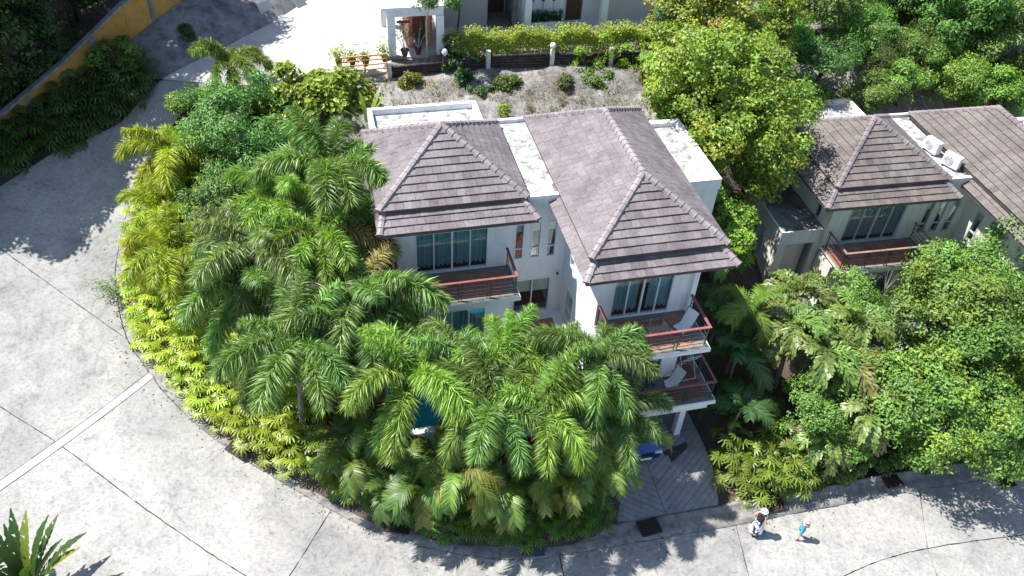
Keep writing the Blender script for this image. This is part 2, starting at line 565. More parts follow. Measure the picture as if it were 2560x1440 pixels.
class MB:
    def __init__(s):
        s.v = []
        s.f = []

    def add(s, vs, fs):
        n = len(s.v)
        s.v += [tuple(p) for p in vs]
        s.f += [tuple(i + n for i in f) for f in fs]
        return s

    def box(s, x0, x1, y0, y1, z0, z1):
        return s.add([(x0, y0, z0), (x1, y0, z0), (x1, y1, z0), (x0, y1, z0), (x0, y0, z1), (x1, y0, z1), (x1, y1, z1), (x0, y1, z1)],
                     [(3, 2, 1, 0), (4, 5, 6, 7), (0, 1, 5, 4), (1, 2, 6, 5), (2, 3, 7, 6), (3, 0, 4, 7)])

    def bar(s, a, b, w, h, up=(0, 0, 1)):
        a = Vector(a)
        b = Vector(b)
        d = (b - a).normalized()
        u = Vector(up)
        sd_ = d.cross(u)
        if sd_.length < 1e-4:
            sd_ = d.cross(Vector((1, 0, 0)))
        sd_.normalize()
        u = sd_.cross(d).normalized()
        vs = []
        for p in (a, b):
            for (i, j) in ((-1, -1), (1, -1), (1, 1), (-1, 1)):
                vs.append(p + sd_ * (i * w / 2) + u * (j * h / 2))
        return s.add(vs, [(3, 2, 1, 0), (4, 5, 6, 7), (0, 1, 5, 4), (1, 2, 6, 5), (2, 3, 7, 6), (3, 0, 4, 7)])

    def tube(s, pts, rads, n=6, cap=True):
        pts = [Vector(p) for p in pts]
        if not hasattr(rads, '__len__'):
            rads = [rads] * len(pts)
        rads = [float(q) for q in rads]
        vs = []
        prev = None
        for i, p in enumerate(pts):
            d = (pts[min(i + 1, len(pts) - 1)] - pts[max(i - 1, 0)]).normalized()
            if prev is None:
                a = d.cross(Vector((0, 0, 1)))
                if a.length < 0.05:
                    a = d.cross(Vector((1, 0, 0)))
            else:
                a = prev - d * prev.dot(d)
            a.normalize()
            prev = a
            b = d.cross(a)
            for k in range(n):
                t = 2 * math.pi * k / n
                vs.append(p + (a * math.cos(t) + b * math.sin(t)) * rads[i])
        fs = []
        for i in range(len(pts) - 1):
            for k in range(n):
                k2 = (k + 1) % n
                fs.append((i * n + k, i * n + k2, (i + 1) * n + k2, (i + 1) * n + k))
        if cap:
            fs.append(tuple(range(n))[::-1])
            fs.append(tuple((len(pts) - 1) * n + k for k in range(n)))
        return s.add(vs, fs)

    def lathe(s, prof, c=(0, 0, 0), n=14):
        vs = []
        for r, z in prof:
            for k in range(n):
                t = 2 * math.pi * k / n
                vs.append((c[0] + r * math.cos(t), c[1] + r * math.sin(t), c[2] + z))
        fs = []
        for i in range(len(prof) - 1):
            for k in range(n):
                k2 = (k + 1) % n
                fs.append((i * n + k, i * n + k2, (i + 1) * n + k2, (i + 1) * n + k))
        fs.append(tuple(range(n))[::-1])
        fs.append(tuple((len(prof) - 1) * n + k for k in range(n)))
        return s.add(vs, fs)

    def prism(s, poly, z0, z1):
        n = len(poly)
        vs = [(p[0], p[1], z0) for p in poly] + [(p[0], p[1], z1) for p in poly]
        fs = [tuple(range(n))[::-1], tuple(range(n, 2 * n))]
        for i in range(n):
            j = (i + 1) % n
            fs.append((i, j, n + j, n + i))
        return s.add(vs, fs)

    def mesh(s, name, m, smooth=False, tint=None, bevel=0.0):
        me = bpy.data.meshes.new(name)
        me.from_pydata(s.v, [], s.f)
        me.validate()
        if bevel:
            bm = bmesh.new()
            bm.from_mesh(me)
            bmesh.ops.bevel(bm, geom=[e for e in bm.edges], offset=bevel, segments=2, affect='EDGES', profile=0.6)
            bm.to_mesh(me)
            bm.free()
        me.update()
        if m is not None:
            me.materials.append(m)
        if smooth:
            me.shade_smooth()
        if tint is not None:
            a = me.attributes.new('tint', 'FLOAT_COLOR', 'CORNER')
            a.data.foreach_set('color', np.tile(np.array([tint, tint, tint, 1], np.float32), len(me.loops)))
        return me

    def build(s, name, m, parent=None, org=None, smooth=False, tint=None, bevel=0.0):
        if org is not None:
            s.v = [(p[0] - org[0], p[1] - org[1], p[2] - org[2]) for p in s.v]
        o = link(name, s.mesh(name, m, smooth, tint, bevel), parent)
        if org is not None and parent is None:
            o.location = org
        return o


def clip_poly(poly, planes):
    # planes: (a, b, c) keep a*u + b*v + c >= 0
    for a, b, c in planes:
        out = []
        n = len(poly)
        for i in range(n):
            p, q = poly[i], poly[(i + 1) % n]
            dp = a * p[0] + b * p[1] + c
            dq = a * q[0] + b * q[1] + c
            if dp >= 0:
                out.append(p)
            if (dp >= 0) != (dq >= 0):
                t = dp / (dp - dq)
                out.append((p[0] + (q[0] - p[0]) * t, p[1] + (q[1] - p[1]) * t))
        poly = out
        if len(poly) < 3:
            return []
    return poly


def poly_area(p):
    return abs(sum(p[i][0] * p[(i + 1) % len(p)][1] - p[(i + 1) % len(p)][0] * p[i][1] for i in range(len(p)))) / 2


def inpoly(x, y, poly):
    c = False
    n = len(poly)
    j = n - 1
    for i in range(n):
        xi, yi = poly[i]
        xj, yj = poly[j]
        if (yi > y) != (yj > y) and x < (xj - xi) * (y - yi) / (yj - yi) + xi:
            c = not c
        j = i
    return c


class RBF:
    def __init__(s, pts, lam=0.02):
        P = np.array(pts, float)
        s.X = P[:, :2]
        n = len(P)
        D = np.linalg.norm(s.X[:, None] - s.X[None], axis=2)
        A = np.zeros((n + 3, n + 3))
        A[:n, :n] = s.phi(D) + lam * np.eye(n)
        A[:n, n:] = np.c_[np.ones(n), s.X]
        A[n:, :n] = A[:n, n:].T
        s.w = np.linalg.solve(A, np.r_[P[:, 2], 0, 0, 0])

    def phi(s, r):
        return -r

    def __call__(s, x, y):
        q = np.c_[np.ravel(x), np.ravel(y)].astype(float)
        D = np.linalg.norm(q[:, None] - s.X[None], axis=2)
        z = s.phi(D) @ s.w[:len(s.X)] + np.c_[np.ones(len(q)), q] @ s.w[len(s.X):]
        return z.reshape(np.shape(x)) if np.ndim(x) else float(z[0])

# ================================================================== terrain
G_CTRL = [(48, 16.6), (38, 16.55), (29.7, 16.5), (20.1, 16.3), (15.2, 16.1), (10.8, 16.17), (6.3, 16.25), (3.5, 16.95), (0.6, 18.26), (-2.2, 20.4), (-5.2, 23.0),
          (-7.2, 25.3), (-8.2, 26.9), (-9.05, 28.5), (-9.5, 30.35), (-9.65, 32.5), (-9.0, 35.9), (-7.2, 39.2), (-5.0, 41.3)]
G_Z = [-3.0, -2.1, -1.2, -0.4, 0, 0, 0.1, 0.3, 0.6, 1.0, 1.6, 2.2, 2.6, 3.0, 3.5, 4.1, 5.2, 6.8, 8.2]
M_CTRL = [(48, 13.4), (35.5, 13.5), (22.9, 13.8), (18.0, 13.2), (14.4, 12.7), (7.2, 12.6), (1.5, 13.9), (-3.3, 16.45), (-7.4, 20.0), (-11.46, 24.0), (-13.87, 26.05), (-20, 31)]


def catmull(ctrl, per=8):
    P = [Vector((p[0], p[1])) for p in ctrl]
    P = [P[0] * 2 - P[1]] + P + [P[-1] * 2 - P[-2]]
    out = []
    for i in range(1, len(P) - 2):
        for k in range(per):
            t = k / per
            a, b, c, d = P[i - 1], P[i], P[i + 1], P[i + 2]
            out.append(0.5 * ((2 * b) + (c - a) * t + (2 * a - 5 * b + 4 * c - d) * t * t + (3 * b - a - 3 * c + d) * t ** 3))
    out.append(P[-2])
    return [(p.x, p.y) for p in out]


GC = catmull(G_CTRL)
MC = catmull(M_CTRL)
road_pts = [(p[0], p[1], z) for p, z in zip(G_CTRL, G_Z)] + [
    (-12.8, 18.7, 1.5), (-14.7, 34, 4.5), (-15.1, 37.5, 5.2), (-13, 39.1, 5.8), (-9.6, 40.3, 6.6), (-7.5, 42, 8.0), (-2.5, 47.9, 8.8), (-1.2, 45, 8.75),
    (48, 6, -2.9), (35, 6, -1.9), (20, 6, -0.5), (5, 6, 0.2), (-8, 8, 0.9), (-20, 12, 1.6), (-28, 22, 2.6), (-28, 34, 4.6), (22.9, 13.8, -0.7), (7, 12.6, 0.05),
    (-3.3, 16.4, 0.85), (-11.4, 24, 1.95), (-13.9, 26, 2.45), (4, 42, 8.8), (5, 50, 8.8), (10, 45, 8.8), (20, 45, 8.8), (2, 56, 8.9), (0, 42, 8.7)]
zroad = RBF(road_pts)
land_pts = [(p[0], p[1], p[2] - 0.22) for p in road_pts]
for x in (1, 6, 11, 16, 21):
    land_pts += [(x, 33, 4.6), (x, 34.5, 6.1), (x, 36, 7.0), (x, 38, 7.65), (x, 40.3, 8.1), (x, 41.6, 8.55), (x, 42.5, 8.6)]
for x in (26, 31, 36, 42, 50):
    land_pts += [(x, 35.5, 3.6), (x, 37, 6.2), (x, 39, 7.6), (x, 41, 8.4), (x, 44, 8.6)]
land_pts += [(3, 22, 1.6), (8, 22, 1.2), (12, 22, 0.15), (12, 25, 0.15), (6, 28, 2.6), (12, 29, 2.6), (3, 31, 2.8), (14.5, 19, 0.1), (18, 20, 0.2), (18, 25, 1.0), (19, 30, 3.0),
             (26, 21, -0.9), (32, 21, -1.2), (27, 27, 0.2), (34, 27, 0.0), (28, 33, 1.4), (36, 32, 1.4), (45, 25, -1.5),
             (0.5, 19.6, 1.0), (4, 18.2, 0.7), (8, 17.6, 0.45), (-1.5, 23.0, 2.5), (-4.0, 25.5, 2.9), (-6, 28.2, 3.4), (-3, 29, 3.5), (-2.5, 33, 4.4), (-6.5, 32.5, 4.3), (-6, 36, 5.6), (-3, 37.5, 6.8),
             (-1, 40, 8.2), (-18, 40, 5.8), (-16, 46, 7.2), (-12, 47, 8.2), (-8, 50, 9.5), (-25, 45, 6.5), (-20, 60, 10), (0, 62, 10), (20, 60, 11), (40, 60, 12), (60, 50, 8), (60, 20, -3.5),
             (70, 90, 20), (0, 95, 22), (-45, 90, 18), (-45, 40, 6), (-45, 0, 1), (70, -5, -4), (10, -6, 0), (-10, -6, 1)]
zland = RBF(land_pts)

J1 = [(-9.05, 28.5), (-14.7, 34.0), (-18.0, 37.3)]


def near_idx(curve, p):
    return min(range(len(curve)), key=lambda i: (curve[i][0] - p[0]) ** 2 + (curve[i][1] - p[1]) ** 2)


stations = [((48, 16.6), (48, 13.4), (48, 5)), ((36, 16.55), (35.5, 13.5), (34, 5)), ((24.2, 16.4), (22.9, 13.8), (20.4, 5)), ((15.0, 16.1), (14.4, 12.7), (13.4, 5)),
            ((7.4, 16.2), (7.2, 12.6), (7, 5)), ((-1.18, 19.55), (-3.3, 16.45), (-9, 7.5)), ((-7.95, 26.5), (-11.36, 23.9), (-22, 14.9))]
slab_polys = []
for a, b in zip(stations[:-1], stations[1:]):
    ga, gb = near_idx(GC, a[0]), near_idx(GC, b[0])
    ma, mb = near_idx(MC, a[1]), near_idx(MC, b[1])
    slab_polys.append([a[0]] + GC[ga + 1:gb] + [b[0], b[1]] + MC[ma + 1:mb][::-1] + [a[1]])
    slab_polys.append([a[1]] + MC[ma + 1:mb] + [b[1], b[2], a[2]])
band = [(-7.95, 26.5), (-8.13, 26.78), (-11.62, 24.16), (-22.3, 15.3), (-22, 14.9), (-11.36, 23.9)]
g6, g7 = near_idx(GC, (-8.13, 26.78)), near_idx(GC, J1[0])
g8 = len(GC) - 1
slab_polys.append([(-8.13, 26.78)] + GC[g6 + 1:g7] + J1 + [(-20, 31), (-13.87, 26.05), (-11.62, 24.16)])
slab_polys.append([(-11.62, 24.16), (-13.87, 26.05), (-20, 31), (-34, 31), (-34, 22), (-22.3, 15.3)])
slab_polys.append([J1[0]] + GC[g7 + 1:g8] + [(-5.0, 41.3), (-7.5, 42.3), (-9.6, 40.6), (-13.0, 39.4), (-15.1, 37.9), (-18.2, 37.6), J1[2], J1[1]])
yard = [(-5.05, 41.35), (-3.0, 40.9), (1.5, 40.55), (4.2, 40.9), (4.2, 42.0), (7.3, 42.0), (7.3, 60), (4, 62), (2.4, 52), (-1.4, 47.0), (-4.4, 44.2), (-7.4, 42.35)]


def inset(poly, d):
    n = len(poly)
    A = sum(poly[i][0] * poly[(i + 1) % n][1] - poly[(i + 1) % n][0] * poly[i][1] for i in range(n))
    sg = 1 if A > 0 else -1
    out = []
    for i in range(n):
        p0, p1, p2 = Vector(poly[i - 1]), Vector(poly[i]), Vector(poly[(i + 1) % n])
        e1 = (p1 - p0).normalized()
        e2 = (p2 - p1).normalized()
        n1 = Vector((-e1.y, e1.x)) * sg
        n2 = Vector((-e2.y, e2.x)) * sg
        m = n1 + n2
        if m.length < 0.2:
            m = n1
        else:
            m = m / max(0.35, (1 + n1.dot(n2)))
        out.append((p1.x + m.x * d, p1.y + m.y * d))
    return out


def sheet(name, poly, m, zf, dz, parent=None, thick=0.12, step=1.0, jit=0.0):
    bm = bmesh.new()
    vs = [bm.verts.new((p[0], p[1], 0)) for p in poly]
    bm.faces.new(vs)
    xs = [p[0] for p in poly]
    ys = [p[1] for p in poly]
    k = math.ceil(min(xs) / step) * step
    while k < max(xs):
        bmesh.ops.bisect_plane(bm, geom=bm.verts[:] + bm.edges[:] + bm.faces[:], plane_co=(k + 0.013, 0, 0), plane_no=(1, 0, 0))
        k += step
    k = math.ceil(min(ys) / step) * step
    while k < max(ys):
        bmesh.ops.bisect_plane(bm, geom=bm.verts[:] + bm.edges[:] + bm.faces[:], plane_co=(0, k + 0.017, 0), plane_no=(0, 1, 0))
        k += step
    bmesh.ops.recalc_face_normals(bm, faces=bm.faces)
    bm.faces.ensure_lookup_table()
    if bm.faces[0].normal.z < 0:
        bmesh.ops.reverse_faces(bm, faces=bm.faces)
    co = np.array([v.co[:] for v in bm.verts])
    z = zf(co[:, 0], co[:, 1]) + dz
    for v, zz in zip(bm.verts, z):
        v.co.z = zz
    if jit:
        for v in {v for e in bm.edges if e.is_boundary for v in e.verts}:
            v.co.x += rnd.uniform(-jit, jit)
            v.co.y += rnd.uniform(-jit, jit)
    if thick:
        be = [e for e in bm.edges if e.is_boundary]
        r = bmesh.ops.extrude_edge_only(bm, edges=be)
        for v in [g for g in r['geom'] if isinstance(g, bmesh.types.BMVert)]:
            v.co.z -= thick
    me = bpy.data.meshes.new(name)
    bm.to_mesh(me)
    bm.free()
    me.materials.append(m)
    return link(name, me, parent)


# ground: one sheet to well past everything in view
xs = np.arange(-60, 91, 1.0)
ys = np.arange(-10, 111, 1.0)
GX, GY = np.meshgrid(xs, ys)
GZ = zland(GX, GY)
nz = 0.12 * np.sin(GX * 1.7 + 2 * np.sin(GY * 0.9)) * np.sin(GY * 1.3 + 1.5 * np.sin(GX * 0.7)) + 0.08 * nr.standard_normal(GX.shape)
wild = ((GY > 33.5) & (GY < 41.0) & (GX > -1)) | (GY > 52)
GZ = GZ + np.where(wild, nz * 1.6, 0.0)
ZR = zroad(GX, GY)
outline = [(48, 5)] + GC + [(-7.5, 42.3), (-9.6, 40.6), (-13, 39.4), (-15.1, 37.9), (-34, 37), (-34, 5)]
yard_big = [(-8, 41), (1.5, 39.9), (30, 40.8), (30, 62), (2, 62), (-6, 44)]
for i in range(GX.shape[0]):
    for j in range(GX.shape[1]):
        x, y = GX[i, j], GY[i, j]
        if -35 < x < 49 and 4 < y < 43 and inpoly(x, y, outline):
            GZ[i, j] = min(GZ[i, j], ZR[i, j] - 0.25)
        elif inpoly(x, y, yard_big):
            GZ[i, j] = min(GZ[i, j], 8.55)
ny, nx = GX.shape
idx = np.arange(nx * ny).reshape(ny, nx)
F = np.stack([idx[:-1, :-1], idx[:-1, 1:], idx[1:, 1:], idx[1:, :-1]], -1).reshape(-1, 4)
ground = link('ground', npmesh('ground', np.stack([GX, GY, GZ], -1), F, M_GROUND, smooth=True))
setp(ground, kind='structure')

road = sheet('road', outline, M_DARK, zroad, -0.075, None, 0.1, 1.0)
setp(road, kind='structure')
for p in slab_polys:
    sheet('road_slab', inset(p, 0.02), M_ROAD, zroad, 0.0, road, 0.07, 0.5, 0.016)
sheet('patch_strip', inset(band, 0.012), M_BAND, zroad, 0.004, road, 0.07, 1.0)
yd = sheet('yard', yard, M_PLATEAU, lambda x, y: zroad(x, y), 0.01, None, 0.25, 1.0)
setp(yd, kind='structure')

# gutter apron with a low kerb behind it
GN = []
for i, p in enumerate(GC):
    a = Vector(GC[max(0, i - 1)])
    b = Vector(GC[min(len(GC) - 1, i + 1)])
    d = (b - a).normalized()
    n = Vector((d.y, -d.x))
    if n.dot(Vector((8, 30)) - Vector(p)) < 0:
        n = -n
    GN.append(n)
prof = [(0.012, -0.075), (0.012, 0.0), (0.45, -0.03), (0.88, 0.02), (0.885, 0.10), (1.0, 0.105), (1.005, -0.15)]
V = []
NPR = len(prof)
gi = [i for i in range(len(GC)) if GC[i][1] < 36]
for i in gi:
    p, n = GC[i], GN[i]
    z0 = zroad(p[0], p[1])
    drive = 9.5 < p[0] < 15.0 or 31.5 < p[0] < 36
    for (d, h) in prof:
        if drive and d >= 0.885:
            h = min(h, 0.022)
        V.append((p[0] + n.x * d, p[1] + n.y * d, z0 + h))
F = []
for k in range(len(gi) - 1):
    for q in range(NPR - 1):
        F.append((k * NPR + q, (k + 1) * NPR + q, (k + 1) * NPR + q + 1, k * NPR + q + 1))
gut = link('gutter', npmesh('gutter', V, F, M_GUT))
setp(gut, kind='structure')


def drive_z(x, y):
    return np.interp(y, [16.9, 17.4, 20.2, 30], [0.0, 0.06, 0.36, 0.4]) + np.asarray(x) * 0


drv_poly = [(9.7, 17.1), (14.75, 17.1), (15.2, 19.0), (15.2, 26.0), (10.05, 26.0), (10.05, 20.0)]
drv = sheet('driveway', drv_poly, M_DARK, drive_z, -0.028, None, 0.3, 1.0)
setp(drv, kind='structure')
cx = 12.3
half = [[(9.75, 17.15), (cx - 0.012, 17.15), (cx - 0.012, 20.9), (10.1, 20.9), (10.1, 20.0)], [(cx + 0.012, 17.15), (14.7, 17.15), (15.15, 19.0), (15.15, 20.9), (cx + 0.012, 20.9)]]
for sgn, hp in zip((1, -1), half):
    for k in range(-16, 40):
        # bands run diagonally towards the centre line
        o0 = 12.0 + k * 0.31
        c_ = 0.75
        # v = y + sgn * c_ * (x - cx)
        pl = [(sgn * c_, 1, -(o0 + sgn * c_ * cx)), (-sgn * c_, -1, (o0 + 0.29 + sgn * c_ * cx))]
        pp = clip_poly(hp, pl)
        if pp and poly_area(pp) > 0.03:
            b = MB()
            n = len(pp)
            b.add([(x, y, float(drive_z(x, y))) for x, y in pp] + [(x, y, float(drive_z(x, y)) - 0.05) for x, y in pp],
                  [tuple(range(n))] + [(i, i + n, (i + 1) % n + n, (i + 1) % n) for i in range(n)])
            b.build('paving_strip', M_DRIVE, drv)
sheet('carport_floor', [(10.1, 20.94), (15.15, 20.94), (15.15, 25.95), (10.1, 25.95)], M_DRIVE, drive_z, 0.0, drv, 0.05, 2.0)
drv2 = sheet('driveway', [(31.6, 17.5), (36, 17.5), (36.5, 23), (31.2, 23)], M_DRIVE, lambda x, y: zroad(x, y), 0.06, None, 0.3, 1.0)
setp(drv2, kind='structure')

# raised garden terraces on which the two villas stand
T1 = [(0.6, 20.6), (1.6, 20.6), (1.6, 23.9), (8.6, 23.9), (8.6, 20.6), (10.0, 20.6), (10.0, 26.2), (15.5, 26.2), (15.5, 27.5), (17.3, 27.5), (17.3, 33.2), (-0.6, 33.2), (-0.6, 26.0)]
b = MB().prism(T1, -0.6, 3.38)
tr1 = b.build('terrace', M_WHITE, None)
setp(tr1, kind='structure')
HT = Vector((23.5, 27.6, 7.98))
HO = Vector((2.0, 26.4, 10.15))
H2R = R_(-2.0)


def h2w(p):
    d = Vector(p) - HO
    c, s = math.cos(H2R), math.sin(H2R)
    return Vector((HT.x + c * d.x - s * d.y, HT.y + s * d.x + c * d.y, HT.z + d.z))


T2 = [h2w((x, y, 3.38))[:2] for x, y in [(0.0, 18.6), (1.6, 18.6), (1.6, 21.9), (8.6, 21.9), (8.6, 18.6), (9.6, 18.6), (9.6, 26.2), (15.5, 26.2), (15.5, 33.2), (-0.2, 33.2)]]
tr2 = MB().prism(T2, -1.6, h2w((0, 0, 3.38)).z).build('terrace', M_GREYCON, None)
setp(tr2, kind='structure')
# terracotta deck flags on the terrace round the pool
mtl = MB().box(0, 0.39, 0, 0.39, 0, 0.02).mesh('deck_tile', M_TERRA, tint=1.0)
for i in range(24):
    for j in range(14):
        x, y = 0.75 + i * 0.4, 20.9 + j * 0.4
        if x + 0.4 < 9.9 and not (1.4 < x + 0.2 < 8.7 and 20.9 < y + 0.2 < 23.9) and y < 26 and inpoly(x, y, T1):
            o = link('deck_tile', mtl, tr1)
            o.location = (x, y, 3.383)

# ================================================================== villas
def wallmap(kind, c):
    # (u, d, z) -> local xyz ; d grows into the building
    if kind == 'front':
        return lambda u, d, z: (u, c + d, z)
    if kind == 'left':
        return lambda u, d, z: (c + d, u, z)
    if kind == 'right':
        return lambda u, d, z: (c - d, u, z)
    return lambda u, d, z: (u, c - d, z)


def mbox(b, mp, u0, u1, d0, d1, z0, z1):
    p = [mp(u0, d0, z0), mp(u1, d1, z1)]
    lo = [min(p[0][i], p[1][i]) for i in range(3)]
    hi = [max(p[0][i], p[1][i]) for i in range(3)]
    b.box(lo[0], hi[0], lo[1], hi[1], lo[2], hi[2])


def wall(root, org, m, mp, u0, u1, z0, z1, openings=(), t=0.2, name='wall'):
    us = sorted({u0, u1} | {o[0] for o in openings} | {o[1] for o in openings})
    b = MB()
    for a, c in zip(us[:-1], us[1:]):
        mid = (a + c) / 2
        cuts = sorted([(o[2], o[3]) for o in openings if o[0] < mid < o[1]])
        z = z0
        for lo, hi in cuts:
            if lo > z + 1e-4:
                mbox(b, mp, a, c, 0, t, z, lo)
            z = hi
        if z < z1 - 1e-4:
            mbox(b, mp, a, c, 0, t, z, z1)
    return b.build(name, m, root, org)


def window(root, org, mp, u0, u1, z0, z1, n=2, frame=None, curtain=None, blind=0.0, transom=None, room=1.2, name='window', gap=None, drop=0.22):
    frame = frame or M_FRAME
    f = 0.055
    b = MB()
    mbox(b, mp, u0, u0 + f, -0.025, 0.09, z0, z1)
    mbox(b, mp, u1 - f, u1, -0.025, 0.09, z0, z1)
    mbox(b, mp, u0 + f, u1 - f, -0.025, 0.09, z0, z0 + f)
    mbox(b, mp, u0 + f, u1 - f, -0.025, 0.09, z1 - f, z1)
    w = (u1 - u0) / n
    for k in range(1, n):
        ww = 0.075 if (n == 4 and k == 2) else 0.045
        mbox(b, mp, u0 + k * w - ww / 2, u0 + k * w + ww / 2, -0.015, 0.07, z0 + f, z1 - f)
    if transom:
        mbox(b, mp, u0 + f, u1 - f, -0.02, 0.08, transom - 0.025, transom + 0.025)
    win = b.build(name, frame, root, org)
    for k in range(n):
        b = MB()
        a, c = u0 + k * w + 0.02, u0 + (k + 1) * w - 0.02
        zz = [(z0 + f - 0.01, z1 - f + 0.01)]
        if transom:
            zz = [(z0 + f - 0.01, transom - 0.02), (transom + 0.02, z1 - f + 0.01)]
        for lo, hi in zz:
            b = MB()
            mbox(b, mp, a, c, 0.030 + 0.012 * (k % 2), 0.036 + 0.012 * (k % 2), lo, hi)
            b.build('pane', M_GLASS, win, org)
    if curtain:
        spans = [(u0 + 0.06, u1 - 0.06)] if not gap else [(u0 + 0.06, gap[0]), (gap[1], u1 - 0.06)]
        for a, c in spans:
            ns = max(8, int((c - a) / 0.028))
            V, F = [], []
            for i in range(ns + 1):
                u = a + (c - a) * i / ns
                wv = 0.035 * math.sin(u * 31.0) + 0.018 * math.sin(u * 13.7 + 1)
                for j, (zz, am) in enumerate(((z1 - 0.06, 0.5), ((z0 + z1) / 2, 1.0), (z0 + drop + 0.02 * math.sin(u * 31.0 + 0.5), 1.25))):
                    V.append(Vector(mp(u, 0.19 + wv * am, zz)) - Vector(org))
            for i in range(ns):
                for j in range(2):
                    F.append((i * 3 + j, (i + 1) * 3 + j, (i + 1) * 3 + j + 1, i * 3 + j + 1))
            link('curtain', npmesh('curtain', [tuple(v) for v in V], F, curtain, smooth=True), win)
    if blind:
        b = MB()
        mbox(b, mp, u0 + 0.06, u1 - 0.06, 0.13, 0.14, z1 - blind, z1 - 0.04)
        b.build('blind', M_BLIND, win, org)
    # the room behind
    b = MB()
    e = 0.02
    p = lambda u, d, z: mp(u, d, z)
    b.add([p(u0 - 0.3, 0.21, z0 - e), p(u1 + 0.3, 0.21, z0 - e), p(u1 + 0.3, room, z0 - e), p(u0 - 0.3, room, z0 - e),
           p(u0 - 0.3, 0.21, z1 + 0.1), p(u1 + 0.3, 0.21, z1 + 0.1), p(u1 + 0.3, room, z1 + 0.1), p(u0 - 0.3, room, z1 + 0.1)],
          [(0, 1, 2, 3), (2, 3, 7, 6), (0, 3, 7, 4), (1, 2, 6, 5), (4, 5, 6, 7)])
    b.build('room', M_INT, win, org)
    return win


TILE_W, TILE_E, TILE_T = 0.335, 0.352, 0.046


def tile_height(v):
    # height over the deck along a tile: thick lower edge, tucked under at the top
    return 0.074 - 0.058 * v / TILE_E


